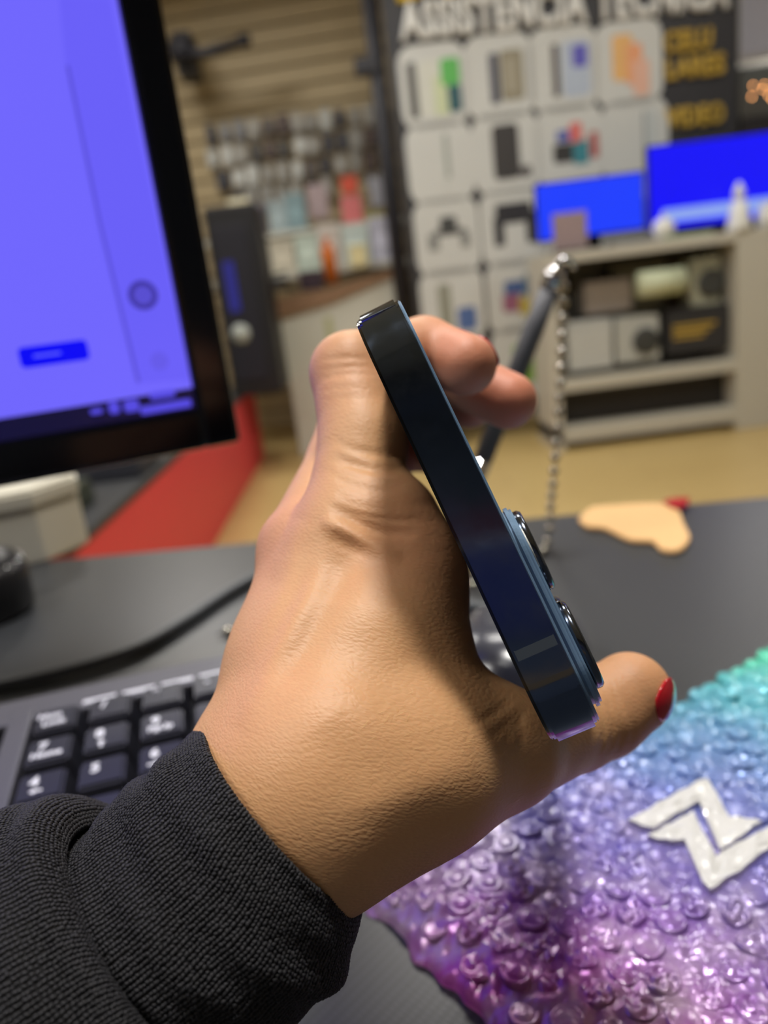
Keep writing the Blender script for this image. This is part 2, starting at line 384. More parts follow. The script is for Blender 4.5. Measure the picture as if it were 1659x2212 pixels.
# ================================================================== keyboard
KB_YAW, KB_TILT = math.radians(12.5), math.radians(5)
KEYM = mat('key_plastic', srgb(46, 47, 56), 0.36, var=0.06, vscale=300, bump=0.04, bscale=2500)
BODYM = mat('keyboard_body', srgb(84, 84, 92), 0.42, var=0.04, bump=0.03, bscale=1500)
BODYD = mat('keyboard_well', srgb(22, 22, 25), 0.5)
LEG = mat('key_print', srgb(228, 230, 240), 0.5, var=0.02)
k8 = hit_z(229, 1592, 0.795)
Mk = Matrix.Translation(k8.tolist()) @ Matrix.Rotation(KB_YAW, 4, 'Z') @ Matrix.Rotation(KB_TILT, 4, 'X')
kb = empty('keyboard', M=Mk); tag(kb, 'black computer keyboard with white legends beside the sleeve', 'keyboard')
PT = 0.0188                                                     # key pitch; local origin = top centre of the 8 key
BH = -0.0085                                                    # body surface under the key tops
# body: a plate with raised rails between key blocks
x0b, x1b, y0b, y1b = -7.2 * PT, 2.75 * PT, -4.4 * PT, 2.55 * PT
box('body', x0b, x1b, y0b, y1b, BH - 0.016, BH - 0.004, BODYM, kb, 0.003)
well = box('key_well', -1.52 * PT, 2.52 * PT, -3.55 * PT, 1.55 * PT, BH - 0.0045, BH - 0.0035, BODYD, kb)
box('rail', -2.02 * PT, -1.56 * PT, y0b + .004, y1b - 0.012, BH - 0.005, -0.0035, BODYM, kb, 0.0012)
box('top_strip', x0b + .001, x1b - .001, 1.57 * PT, y1b - .001, BH - 0.005, -0.0045, BODYM, kb, 0.0015)
box('side_strip', 2.54 * PT, x1b - .001, y0b + .001, y1b - .002, BH - 0.005, -0.0045, BODYM, kb, 0.0015)
box('front_strip', x0b + .001, x1b - .001, y0b + .001, -3.57 * PT, BH - 0.005, -0.0055, BODYM, kb, 0.0015)
def key_mesh(w, h):
    b = bmesh.new()
    bw, bh = w * PT - 0.0006, h * PT - 0.0006; tw, th = bw - 0.0040, bh - 0.0044
    lo = [b.verts.new((sx * bw / 2, sy * bh / 2, BH - 0.003)) for sx, sy in ((-1, -1), (1, -1), (1, 1), (-1, 1))]
    hi = [b.verts.new((sx * tw / 2, sy * th / 2 + 0.0008, 0.0)) for sx, sy in ((-1, -1), (1, -1), (1, 1), (-1, 1))]
    b.faces.new(lo[::-1]); b.faces.new(hi)
    for i in range(4): b.faces.new((lo[i], lo[(i + 1) % 4], hi[(i + 1) % 4], hi[i]))
    bmesh.ops.bevel(b, geom=[e for e in b.edges if not (e.verts[0].co.z < -.003 and e.verts[1].co.z < -.003)], offset=0.0009, segments=2, affect='EDGES')
    me = bpy.data.meshes.new('key'); b.to_mesh(me); b.free(); me.materials.append(KEYM); return me
KMS = {}
def key(cx, cy, w=1, h=1, legend=None, small=None, arrow=None):
    if (w, h) not in KMS: KMS[(w, h)] = key_mesh(w, h)
    k = link('key', KMS[(w, h)], None, kb, (cx * PT, cy * PT, 0))
    def put(me, x, y):
        o = link('legend', me, LEG, k, (x, y, 0.00005)); return o
    if legend: put(text_mesh(legend, 0.0060 if len(legend) < 3 else 0.0040, 0.0001, 0.0002 if len(legend) < 3 else 0.00016), -0.0022, 0.0028 if small or arrow else 0.0025)
    if small: put(text_mesh(small, 0.0040, 0.0001, 0.00016), -0.0005 if len(small) > 2 else -0.0022, -0.0018 if legend else 0)
    if arrow:
        V = [(-.0014, .0004), (.0003, .0018), (.0003, .0009), (.0026, .0009), (.0026, -.0001), (.0003, -.0001), (.0003, -.001)]
        R = {'l': 0, 'd': math.pi / 2, 'r': math.pi, 'u': -math.pi / 2}[arrow]
        V = [(x * math.cos(R) - y * math.sin(R), x * math.sin(R) + y * math.cos(R)) for x, y in V]
        o = prism('legend', V, 0.0, 0.0001, LEG, k, (-0.0018, -0.0022, 0))
    return k
key(-1, 1, legend='Num', small='Lock'); key(0, 1, legend='/'); key(1, 1, legend='*'); key(2, 1, legend='-')
key(-1, 0, legend='7', small='Home'); key(0, 0, legend='8', arrow='u'); key(1, 0, legend='9', small='PgUp')
key(-1, -1, legend='4', arrow='l'); key(0, -1, legend='5'); key(1, -1, legend='6', arrow='r'); key(2, -.5, 1, 2, legend='+')
key(-1, -2, legend='1', small='End'); key(0, -2, legend='2', arrow='d'); key(1, -2, legend='3', small='PgDn')
key(-.5, -3, 2, 1, legend='0', small='Ins'); key(1, -3, legend='.', small='Del'); key(2, -2.5, 1, 2, small='Enter')
for i, (a, b_) in enumerate((('Insert', 'Home'), ('Delete', 'End'))):
    for j, s in enumerate((a, b_)): key(-4.75 + j, 1 - i, small=s)
key(-2.75, 1, legend='Page', small='Up'); key(-2.75, 0, legend='Page', small='Dn')
key(-2.75, -3, arrow='r'); key(-3.75, -3, arrow='d'); key(-3.75, -2, arrow='u'); key(-4.75, -3, arrow='l')
for i in range(4): box('indicator_label', (-0.62 + i * 0.78) * PT, (0.02 + i * 0.78) * PT, 1.72 * PT, 1.83 * PT, -0.0045, -0.0043, LEG, kb)
FOOT = BODYD
for x in (x0b + .02, x1b - .02):                                # fold-out feet at the back
    box('foot', x - .008, x + .008, y1b - .02, y1b - .012, -0.040, BH - .015, FOOT, kb, .001)

# ================================================================== counter pen with ball chain
GREYPEN = mat('pen_grey', srgb(104, 105, 112), 0.6, var=0.04)
pt = at(1197, 598, 0.430); pbm = at(1046, 985, 0.455); dpen = (pbm - pt); dpen /= np.linalg.norm(dpen)
base = pt + dpen * ((DESK_Z + 0.020 - pt[2]) / dpen[2])
pen = empty('counter_pen', (base[0], base[1], DESK_Z)); tag(pen, 'grey counter pen leaning in its chrome holder behind the phone', 'pen')
o0 = np.array([base[0], base[1], DESK_Z]); L = np.linalg.norm(base - pt)
def penpt(s): return tuple(pt + dpen * s - o0)
tube('barrel', [penpt(0.006), penpt(0.03), penpt(L * .68)], [0.0054, 0.0058, 0.0058], GREYPEN, pen, 20)
tube('chrome_grip', [penpt(L * .68), penpt(L * .86), penpt(L * .97), penpt(L)], [0.0058, 0.0058, 0.0038, 0.0016], STUD, pen, 20)
tube('chrome_cap', [penpt(-0.006), penpt(-0.004), penpt(0.0), penpt(0.007)], [0.0024, 0.005, 0.006, 0.006], STUD, pen, 20)
holder = lathe('holder', [(0, 0), (0.021, 0), (0.021, 0.003), (0.016, 0.006), (0.009, 0.009), (0.0075, 0.018), (0.0085, 0.021), (0.0062, 0.0215), (0.006, 0.012), (0.0, 0.0115)], STUD, pen)
tube('chain_loop', [tuple(pt - o0 + np.array(v)) for v in ((0, 0, 0.004), (0.004, 0, 0.009), (0.009, 0, 0.009), (0.012, 0, 0.003))], 0.0016, STUD, pen, 8)
# ball chain: hangs from the cap, then lies across the desk
cpts = [at(1215, 585, .432), at(1218, 640, .433), at(1213, 760, .436), at(1209, 860, .442), at(1203, 950, .452), at(1196, 1030, .464), at(1190, 1090, .476), at(1186, 1150, .488)]
cpts += [hit_z(px, py, DESK_Z + .002) for px, py in ((1170, 1196), (1100, 1232), (1010, 1268), (880, 1300), (700, 1335), (505, 1363), (470, 1370))]
cs = spline(cpts, 24)
c_o = hit_z(1170, 1196, DESK_Z)
chain = empty('ball_chain', (c_o[0], c_o[1], DESK_Z)); tag(chain, 'steel ball chain hanging from the counter pen and trailing over the desk', 'chain')
sv = bmesh.new(); bmesh.ops.create_icosphere(sv, subdivisions=2, radius=0.0029); me_bead = bpy.data.meshes.new('bead'); sv.to_mesh(me_bead); sv.free()
for p in me_bead.polygons: p.use_smooth = True
me_bead.materials.append(mat('chain_steel', srgb(205, 200, 188), 0.14, 1.0, var=0.03))
acc, last, links = 0.0, cs[0], 0
for p in cs[1:]:
    d = np.linalg.norm(p - last); acc += d; last = p
    if acc >= 0.0084: link('bead', me_bead, None, chain, tuple(p - c_o)); acc = 0.0
tube('wire', [p - c_o for p in cs[::2]], 0.0005, mat('chain_wire', srgb(60, 58, 54), .4, 1.0), chain, 6)

# peach sticker at the far desk edge
PEACH = mat('peach_vinyl', srgb(220, 178, 122), 0.6, var=0.05, vscale=30)
st_o = hit_z(1380, 1150, DESK_Z)
sp = spline([hit_z(px, py, DESK_Z) for px, py in ((1249, 1128), (1275, 1104), (1330, 1098), (1420, 1094), (1462, 1106), (1478, 1140), (1490, 1170), (1468, 1197), (1430, 1196), (1410, 1178), (1360, 1174), (1308, 1150), (1268, 1145), (1249, 1128))], 5)[:-1]
st = empty('peach_cutout', tuple(st_o)); tag(st, 'flat peach-coloured cut-out with a red tip at the far desk edge', 'cut-out')
prism('sheet', [(p[0] - st_o[0], p[1] - st_o[1]) for p in sp], 0.0, 0.003, PEACH, st, bev=0.0008)
NAILR = mat('red_gloss', srgb(186, 30, 48), 0.12, var=0.05, coat=0.6)
rp = [hit_z(px, py, DESK_Z) for px, py in ((1432, 1096), (1450, 1091), (1490, 1089), (1486, 1104), (1468, 1112), (1452, 1108))]
ro = prism('red_tip', [(p[0] - st_o[0], p[1] - st_o[1]) for p in rp], 0.0031, 0.0055, NAILR, st, bev=0.001); ro['label'] = 'glossy red tip'

# ================================================================== bubble mailer
MZ = DESK_Z + 0.0025
m0 = hit_z(797, 1946, MZ); mA = hit_z(1659, 1398, MZ)
ex = (mA - m0); ex[2] = 0; ex /= np.linalg.norm(ex); ey = np.array([ex[1], -ex[0], 0])      # ex along the flap edge, ey towards the viewer
MLEN, MWD = 0.235, 0.104
Mm = basis(np.array([m0[0], m0[1], DESK_Z]), ex, -ey, (0, 0, 1))                            # local x = ex, local y = -ey (so width runs to negative y)
mailer = empty('bubble_mailer', M=Mm); tag(mailer, 'iridescent purple to teal bubble mailer with a white zigzag logo', 'mailer')
def mailer_material():
    k = NT('iridescent_foil')
    g = k.n('ShaderNodeNewGeometry').outputs['Position']
    inv = Mm.inverted()
    def row(i):
        d = k.n('ShaderNodeVectorMath', operation='DOT_PRODUCT'); k.set(d, 0, g); k.set(d, 1, tuple(inv[i][:3])); return k.math('ADD', d.outputs['Value'], inv[i][3])
    u, v = row(0), row(1)
    cb = k.n('ShaderNodeCombineXYZ'); k.set(cb, 0, u); k.set(cb, 1, v)
    nz = k.noise(cb.outputs[0], 28.0, 4.0)
    t = k.math('ADD', k.math('DIVIDE', u, MLEN), k.math('MULTIPLY', k.math('SUBTRACT', nz, 0.5), 0.16))
    t = k.math('ADD', t, k.math('MULTIPLY', v, 1.6))
    t = k.math('ADD', t, 0.14)
    c = k.ramp(t, [(0.0, srgb(176, 56, 138)), (0.14, srgb(150, 74, 160)), (0.30, srgb(120, 98, 176)), (0.48, srgb(108, 118, 192)), (0.64, srgb(98, 148, 198)), (0.80, srgb(84, 176, 190)), (0.95, srgb(78, 196, 166))])
    hz = k.noise(cb.outputs[0], 34.0, 5.0, 0.7)
    w = k.ramp(hz, [(0.46, (0, 0, 0)), (0.66, (0.65, 0.65, 0.65))])
    near = k.ramp(u, [(0.0, (1, 1, 1)), (0.06, (0.7, 0.7, 0.7)), (0.10, (0.15, 0.15, 0.15)), (0.16, (0.0, 0.0, 0.0))])
    wm = k.math('MULTIPLY', w, near)
    c = k.mix(wm, c, (*srgb(206, 190, 206), 1))  # whitish crease highlights painted into the foil colour towards the left end
    k.P(Base_Color=c, Metallic=0.25, Roughness=0.27); k.set(k.b, 'Coat Weight', 0.5); k.set(k.b, 'Coat Roughness', 0.06)
    fine = k.noise(cb.outputs[0], 420.0, 3.0); cre = k.n('ShaderNodeTexVoronoi', {'Vector': cb.outputs[0], 'Scale': 190.0}, feature='DISTANCE_TO_EDGE').outputs['Distance']
    h = k.math('ADD', k.math('MULTIPLY', fine, 0.5), k.math('MULTIPLY', k.math('MINIMUM', cre, 0.25), 1.6))
    k.P(Normal=k.bump(h, 0.5, 0.0006))
    return k.m
FOIL = mailer_material()
def wob(x, y, s, seed=0):
    return (math.sin(x * s + 1.3 * seed + 2 * math.sin(y * s * .7 + seed)) + math.sin(y * s * 1.1 - .8 * seed + 1.7 * math.sin(x * s * .6))) * .5
nx, ny = 190, 90
V, Fc = [], []
def edge_x0(v): return 0.0015 * wob(v, .3, 210, 2) + 0.001 * wob(v, .3, 620, 5)
def film_z(x, y):
    ed = min(x, MLEN - x, -y, MWD + y)
    puff = 0.0065 * min(1, max(0, ed) / 0.012) ** .6
    return 0.0012 + puff + 0.0005 * wob(x, y, 260, 1) + 0.0005 * wob(x, y, 900, 4) + 0.0009 * wob(x, y, 60, 3)
for j in range(ny + 1):
    for i in range(nx + 1):
        fx, fy = i / nx, j / ny
        y = -MWD * fy + 0.0012 * wob(fx * MLEN, .1, 190, 7) * (1 if j in (0, ny) else 0); x = edge_x0(y) + (MLEN - edge_x0(y)) * fx
        # rounded corner nearest the wrist
        V.append((x, y, film_z(x, y)))
for j in range(ny):
    for i in range(nx): a = j * (nx + 1) + i; Fc.append((a + nx + 1, a + nx + 2, a + 1, a))
nb = len(V)
V += [(x, y, 0.0003) for x, y, z in V[:nb]]
ring_i = [i for i in range(nx + 1)] + [j * (nx + 1) + nx for j in range(1, ny + 1)] + [ny * (nx + 1) + i for i in range(nx - 1, -1, -1)] + [j * (nx + 1) for j in range(ny - 1, 0, -1)]
for a, b_ in zip(ring_i, ring_i[1:] + ring_i[:1]): Fc.append((a, b_, b_ + nb, a + nb))
Fc.append(tuple(nb + i for i in ring_i)[::-1]); 
mesh('film', V, Fc, FOIL, mailer, smooth=True)
# logo polygons, taken to the mailer's plane
def ml(px, py):
    P = hit_z(px, py, DESK_Z + 0.0105) - np.array([m0[0], m0[1], DESK_Z]); return np.array([P @ ex, -(P @ ey)])
zA = [(260, 665), (1050, 230), (1275, 605), (1600, 655), (1185, 965), (970, 465), (490, 755)]
zB = [(460, 820), (910, 572), (1140, 1020), (1690, 700), (1850, 760), (1659, 940), (1080, 1380), (1010, 1300), (822, 862), (690, 885)]
toP = lambda z: (1300 + z[0] * 0.21640, 1620 + z[1] * 0.21640)
LA, LB = [[ml(*toP(z)) for z in p] for p in (zA, zB)]
LOGO = mat('white_print', srgb(220, 220, 218), 0.34, var=0.03, vscale=120, bump=0.03, bscale=90, coat=0.3)
def drape(name, poly):
    b = bmesh.new(); f = b.faces.new([b.verts.new((p[0], p[1], 0)) for p in poly]); f.normal_update()
    if f.normal.z < 0: f.normal_flip()
    bmesh.ops.triangulate(b, faces=list(b.faces)); bmesh.ops.subdivide_edges(b, edges=list(b.edges), cuts=7, use_grid_fill=True)
    for v in b.verts: v.co.z = film_z(v.co.x, v.co.y) + 0.0017
    r = bmesh.ops.extrude_face_region(b, geom=list(b.faces)); bmesh.ops.translate(b, verts=[v for v in r['geom'] if isinstance(v, bmesh.types.BMVert)], vec=(0, 0, -0.0016))
    bmesh.ops.recalc_face_normals(b, faces=b.faces)
    o = from_bm(name, b, LOGO, mailer, smooth=False); o['label'] = 'white zigzag logo stroke'; return o
drape('logo_stroke', LA); drape('logo_stroke', LB)
def inside(p, poly, pad=0.0):
    x, y = p; c = False; n = len(poly); dm = 1e9
    for i in range(n):
        a, b_ = poly[i], poly[(i + 1) % n]
        if (a[1] > y) != (b_[1] > y) and x < (b_[0] - a[0]) * (y - a[1]) / (b_[1] - a[1]) + a[0]: c = not c
        e = b_ - a; t = max(0, min(1, ((x - a[0]) * e[0] + (y - a[1]) * e[1]) / (e @ e))); dm = min(dm, math.hypot(x - a[0] - t * e[0], y - a[1] - t * e[1]))
    return c or dm < pad
bub = []
for s in range(4):                                             # four kinds of bubble: plump, dimpled, creased, half flat
    V, Fc = [], []; seg = 28; prof = [(0.0049, -0.0004), (0.0047, 0.0002), (0.0045, 0.0006), (0.0042, 0.00085), (0.0038, 0.0008), (0.0034, 0.00072), (0.0026, 0.0009), (0.0017, 0.00105), (0.0008, 0.0011)]
    for r, z in prof:
        for i in range(seg):
            a = 2 * math.pi * i / seg; w_ = max(0, 1 - r / 0.0044)
            if s == 0: zz = z
            elif s == 1: zz = z - 0.0010 * w_
            elif s == 2: zz = z + (0.0005 * math.sin(3 * a + 5 * r / .004) + 0.0003 * math.sin(5 * a - 3 * r / .002)) * (r < 0.0043)
            else: zz = z * 0.5 + 0.0004 * math.sin(2 * a + 1 + 4 * r / .004) * (r < 0.0044)
            rr = r * (1 + 0.03 * math.sin(2 * a + s) + 0.02 * math.sin(3 * a + 2 * s)); V.append((rr * math.cos(a), rr * math.sin(a), zz))
    for j in range(len(prof) - 1):
        for i in range(seg): q = (i + 1) % seg; Fc.append((j * seg + i, j * seg + q, (j + 1) * seg + q, (j + 1) * seg + i))
    Fc.append(tuple((len(prof) - 1) * seg + i for i in range(seg)))
    me = bpy.data.meshes.new('bubble'); me.from_pydata(V, [], Fc); me.materials.append(FOIL)
    for p in me.polygons: p.use_smooth = True
    bub.append(me)
BP = 0.0096
row = 0; y = -0.0065
while y > -MWD + 0.005:
    x = 0.0065 + (row % 2) * BP / 2
    while x < MLEN - 0.005:
        px_, py_ = x + random.uniform(-.0004, .0004), y + random.uniform(-.0004, .0004)
        if not (inside((px_, py_), LA, 0.0028) or inside((px_, py_), LB, 0.0028)):
            o = link('bubble', bub[random.choices((0, 1, 2, 3), (6, 2, 3, 2))[0]], None, mailer, (px_, py_, film_z(px_, py_) - 0.0001))
            o.rotation_euler = (random.uniform(-.05, .05), random.uniform(-.05, .05), random.uniform(0, 6.28)); s_ = random.uniform(.82, .93); o.scale = (s_, s_ * random.uniform(.9, 1.05), random.uniform(.6, 1.3))
        x += BP
    y -= BP * .87; row += 1

# ================================================================== far shop: service banner
PY = 4.50
BANB = mat('banner_black', srgb(44, 44, 48), 0.55, var=0.06, vscale=2)
WHT = mat('print_white', srgb(226, 227, 224), 0.6, var=0.02)
YEL = mat('print_yellow', srgb(236, 200, 40), 0.6, var=0.03)
GOLD = mat('print_gold', srgb(188, 156, 62), 0.6, var=0.05)
TILE = mat('tile_white', srgb(200, 202, 199), 0.5, var=0.04, vscale=4)
ban_x0, ban_x1 = 0.315, 2.16
ban_l = hit_y(880, 500, PY)[0] - 0.02
banner = empty('service_banner', (ban_x0, PY, 0)); tag(banner, 'tall black service banner with white picture tiles behind the shelf', 'banner')
box('panel', 0, ban_x1 - ban_x0, 0, 0.04, 0.12, 2.62, BANB, banner, 0.006)
box('foot', 0.1, 0.18, -0.10, 0.24, 0.0, 0.12, BANB, banner, 0.006); box('foot', 1.6, 1.68, -0.10, 0.24, 0.0, 0.12, BANB, banner, 0.006)
def bloc(px, py):
    P = hit_y(px, py, PY); return P[0] - ban_x0, P[2]
def ban_text(body, pxl, pxr, size, m, fat, z_off=0.0, lab=None):
    (x0, z0), (x1, z1) = bloc(*pxl), bloc(*pxr)
    me = text_mesh(body, size, 0.002, 0.0, bev=fat, space=1.08); xs = [v.co.x for v in me.vertices]; w = max(xs) - min(xs)
    s = (x1 - x0) / w
    for v in me.vertices: v.co.x *= s
    o = link('lettering', me, m, banner, ((x0 + x1) / 2, -0.018, (z0 + z1) / 2)); o.rotation_euler = (math.pi / 2, -math.atan2(z1 - z0, x1 - x0) * .6, 0); o['label'] = lab; return o
ban_text('ASSISTÊNCIA TÉCNICA', (861, 49), (1574, -12), 0.225, WHT, 0.013, lab='white capitals across the banner')
ban_text('DU', (853, -42), (1003, -60), 0.30, YEL, 0.014, lab='yellow letters cut by the top of the picture')
ban_text('CELU', (1432, 97), (1536, 86), 0.13, GOLD, 0.007, lab='gold lettering')
ban_text('LARES', (1434, 155), (1562, 141), 0.13, GOLD, 0.007, lab='gold lettering')
ban_text('VIDEO', (1436, 262), (1563, 247), 0.13, GOLD, 0.007, lab='gold lettering')
tc = {}
cols0 = [(936, 186), (1078, 166), (1216, 150), (1357, 137)]
rowd = [(0, 0), (15, 166), (30, 326), (42, 474), (52, 615)]
TW, TH = 0.358, 0.402
tile_poly = rrect(TW, TH, 0.085, 6)
b = bmesh.new(); f = b.faces.new([b.verts.new((x, 0.0, z)) for x, z in tile_poly]); r = bmesh.ops.extrude_face_region(b, geom=[f])
bmesh.ops.translate(b, verts=[v for v in r['geom'] if isinstance(v, bmesh.types.BMVert)], vec=(0, -0.008, 0)); bmesh.ops.recalc_face_normals(b, faces=b.faces)
me_t = bpy.data.meshes.new('picture_tile'); b.to_mesh(me_t); b.free(); me_t.materials.append(TILE)
cm = {}
def cmat(rgb):
    if rgb not in cm: cm[rgb] = mat('print_%d_%d_%d' % rgb, srgb(*rgb), 0.55, var=0.06, vscale=12)
    return cm[rgb]
# pictures on the tiles: rectangles (x0,x1,z0,z1) in tile fractions, colour
G_, D_ = (120, 122, 118), (52, 50, 50)
PICT = {(0, 0): [(-.38, -.24, -.36, .3, (92, 92, 88)), (-.2, .2, -.36, .3, (206, 208, 198)), (.0, .22, -.36, .1, (198, 208, 170)), (.12, .4, -.02, .3, (92, 180, 88)), (.2, .4, -.34, -.02, (40, 86, 96))],
        (0, 1): [(-.14, .0, -.32, .28, (62, 64, 80)), (.02, .36, -.3, .3, (142, 136, 116)), (.1, .24, -.2, .2, (162, 156, 138))],
        (0, 2): [(-.16, -.06, -.32, .3, (62, 54, 56)), (-.02, .4, -.34, .32, (176, 188, 206)), (.14, .36, .0, .26, (92, 88, 186))],
        (0, 3): [(-.24, .06, -.2, .34, (226, 178, 112)), (-.04, .2, -.26, .22, (228, 160, 116)), (.06, .3, -.4, .02, (224, 178, 156))],
        (1, 0): [(.08, .14, -.2, .34, (142, 150, 144)), (.05, .08, -.34, .34, (190, 196, 190))],
        (1, 1): [(-.2, .2, -.32, .36, (56, 54, 54)), (.2, .36, -.32, -.18, (86, 82, 82))],
        (1, 2): [(-.26, .06, -.2, .04, (48, 48, 48)), (.04, .28, -.24, .06, (56, 132, 146)), (-.2, .0, .06, .2, (84, 96, 168)), (.0, .18, .04, .28, (214, 110, 104)), (.3, .42, -.18, .14, (168, 74, 70))],
        (1, 3): [(.12, .16, -.4, .34, (130, 138, 138)), (.16, .34, -.4, .34, (188, 194, 194))],
        (2, 0): [(-.2, .28, .02, .1, (96, 98, 96)), (-.1, .16, .02, .26, (64, 66, 66)), (-.3, -.14, -.16, .06, (130, 132, 130)), (.2, .34, -.16, .06, (130, 132, 130))],
        (2, 1): [(-.26, .3, .06, .32, (40, 40, 46)), (-.3, -.14, -.22, .16, (44, 44, 50)), (.2, .38, -.22, .2, (44, 44, 50))],
        (2, 2): [(-.2, .2, -.2, .2, (120, 120, 124))], (2, 3): [(-.2, .2, -.2, .2, (100, 104, 110))],
        (3, 0): [(-.22, -.02, -.42, .3, (140, 142, 128)), (.06, .36, -.36, -.04, (78, 104, 158))],
        (3, 1): [(-.22, .1, .02, .22, (70, 96, 148)), (.1, .34, -.2, .3, (94, 120, 134)), (-.26, .02, -.2, .04, (150, 92, 118)), (.0, .28, -.26, -.02, (190, 172, 72))],
        (3, 2): [(-.2, .2, -.2, .2, (110, 116, 112))], (3, 3): [(-.2, .2, -.2, .2, (110, 116, 112))],
        (4, 0): [(-.2, .2, -.2, .2, (150, 120, 120))], (4, 1): [(-.16, .3, -.3, .26, (122, 166, 66))], (4, 2): [(-.24, .1, -.3, .26, (140, 166, 110))], (4, 3): [(-.2, .2, -.2, .2, (110, 116, 112))]}
for r_ in range(5):
    for c_ in range(4):
        px, py = cols0[c_][0] + rowd[r_][0], cols0[c_][1] + rowd[r_][1]
        x, z = bloc(px, py)
        t = link('picture_tile', me_t, None, banner, (x, 0.0, z))
        for (a, b_, c, d, rgb) in PICT.get((r_, c_), []):
            k = rrect((b_ - a) * TW, (d - c) * TH, min(b_ - a, d - c) * TW * .18, 3)
            bb = bmesh.new(); ff = bb.faces.new([bb.verts.new((x_ + (a + b_) / 2 * TW, -0.0081, z_ + (c + d) / 2 * TH)) for x_, z_ in k]); rr = bmesh.ops.extrude_face_region(bb, geom=[ff])
            lift = 0.0008 + 0.0006 * PICT[(r_, c_)].index((a, b_, c, d, rgb))
            bmesh.ops.translate(bb, verts=[v for v in rr['geom'] if isinstance(v, bmesh.types.BMVert)], vec=(0, -lift, 0)); bmesh.ops.recalc_face_normals(bb, faces=bb.faces)
            from_bm('picture', bb, cmat(rgb), t)

# ================================================================== white shelf unit with two blue screens
SY = 3.96
WOODW = mat('white_melamine', srgb(190, 187, 174), 0.5, var=0.03, vscale=3)
DARKB = mat('shelf_back_dark', srgb(40, 37, 36), 0.6)
OLIVE = mat('shelf_back_olive', srgb(110, 106, 92), 0.7)
sxl = hit_y(1188, 760, SY)[0]; top_z = hit_y(1420, 520, SY)[2]
shelf = empty('shelf_unit', (sxl, SY, 0)); tag(shelf, 'white open shelf unit carrying the two blue screens', 'shelf')
SW = 1.62; SD = 0.40
mid_z = hit_y(1420, 806, SY)[2]
box('top_board', 0, SW, 0, SD, top_z - 0.05, top_z, WOODW, shelf, 0.004)
box('shelf_board', 0.03, SW, 0, SD - .01, mid_z - 0.04, mid_z + 0.02, WOODW, shelf, 0.004)
box('bottom_board', 0.0, SW, 0, SD, 0.045, 0.12, WOODW, shelf, 0.004)
box('side_panel', 0, 0.05, 0, SD, 0.0, top_z - .05, WOODW, shelf, 0.003)
dvx = hit_y(1592, 700, SY)[0] - sxl
box('divider', dvx, dvx + 0.40, -.003, SD, 0.0, top_z - .05, WOODW, shelf, 0.003)
box('side_panel', SW - .05, SW, 0, SD, 0.0, top_z - .05, WOODW, shelf, 0.003)
box('back_panel', 0.05, SW - .05, SD - .02, SD - .005, mid_z, top_z - .05, OLIVE, shelf)
box('lower_back_panel', 0.05, dvx, 0.14, 0.16, 0.12, mid_z - .04, DARKB, shelf)
BLUE = emit('screen_blue', srgb(0, 0, 250), 1.0); BLUE2 = emit('screen_blue_light', srgb(20, 60, 255), 1.0); BLUEG = emit('screen_pale_band', srgb(140, 165, 240), 1.0)
def shop_screen(tl, tr, bl, m, label, yy, band=None, thick=0.045):
    A, B_, C_ = hit_y(*tl, yy), hit_y(*tr, yy), hit_y(*bl, yy)
    x0, x1, z1, z0 = (A[0] + C_[0]) / 2, B_[0], (A[2] + B_[2]) / 2, C_[2]
    t = empty('display_screen', ((x0 + x1) / 2, yy, top_z)); tag(t, label, 'screen')
    w = (x1 - x0) / 2; zz0, zz1 = z0 - top_z, z1 - top_z
    box('casing', -w - .008, w + .008, 0.004, thick, zz0 - .012, zz1 + .008, BEZ, t, 0.004)
    p = box('panel', -w, w, 0.0, 0.005, zz0, zz1, m, t)
    if band: box('pale_band', -w * band[0], w * band[1], -0.002, 0.0, zz0 + (zz1 - zz0) * band[2], zz0 + (zz1 - zz0) * band[3], BLUEG, p)
    box('stand', -0.05, 0.05, 0.01, 0.03, 0.006, max(0.02, zz0 - .004), BEZ, t); box('foot', -0.12, 0.12, -0.03, 0.08, 0.0, 0.008, BEZ, t, 0.002)
shop_screen((1157, 400), (1388, 373), (1166, 520), BLUE2, 'smaller bright blue screen left of the larger one on the shelf', SY + .14)
shop_screen((1392, 318), (1800, 270), (1414, 498), BLUE, 'larger deep blue screen with a pale lower band on the shelf', SY + .16, (.86, .9, .08, .24))
# things on top of the shelf
def on_top(px, py): P = hit_y(px, py, SY + .05); return P
CARD = mat('card_mauve', srgb(150, 132, 134), 0.6, var=0.08)
P = on_top(1232, 500); cst = empty('price_card', (P[0], SY + .05, top_z)); tag(cst, 'mauve price card standing before the smaller blue screen', 'card')
hC = hit_y(1232, 458, SY + .05)[2] - top_z
box('card', -0.085, 0.085, 0, 0.012, 0.01, hC, CARD, cst, 0.003); box('base', -0.09, 0.09, -0.03, 0.05, 0, 0.014, DARKB, cst, 0.003)
PORC = mat('white_porcelain', srgb(222, 224, 218), 0.25, var=0.03)
P = on_top(1435, 480); w1 = empty('white_cup', (P[0], SY + .06, top_z)); tag(w1, 'small round white pot in front of the larger blue screen', 'pot')
lathe('bowl', [(0, 0), (0.03, 0), (0.05, 0.03), (0.055, 0.06), (0.045, 0.09), (0.02, 0.105), (0, 0.107)], PORC, w1); lathe('knob', [(0, 0.106), (0.008, 0.108), (0.012, 0.118), (0.006, 0.128), (0, 0.129)], PORC, w1, 16)
P = on_top(1595, 470); w2 = empty('white_figurine', (P[0], SY + .045, top_z)); tag(w2, 'white cone-shaped figurine in front of the larger blue screen', 'figurine')
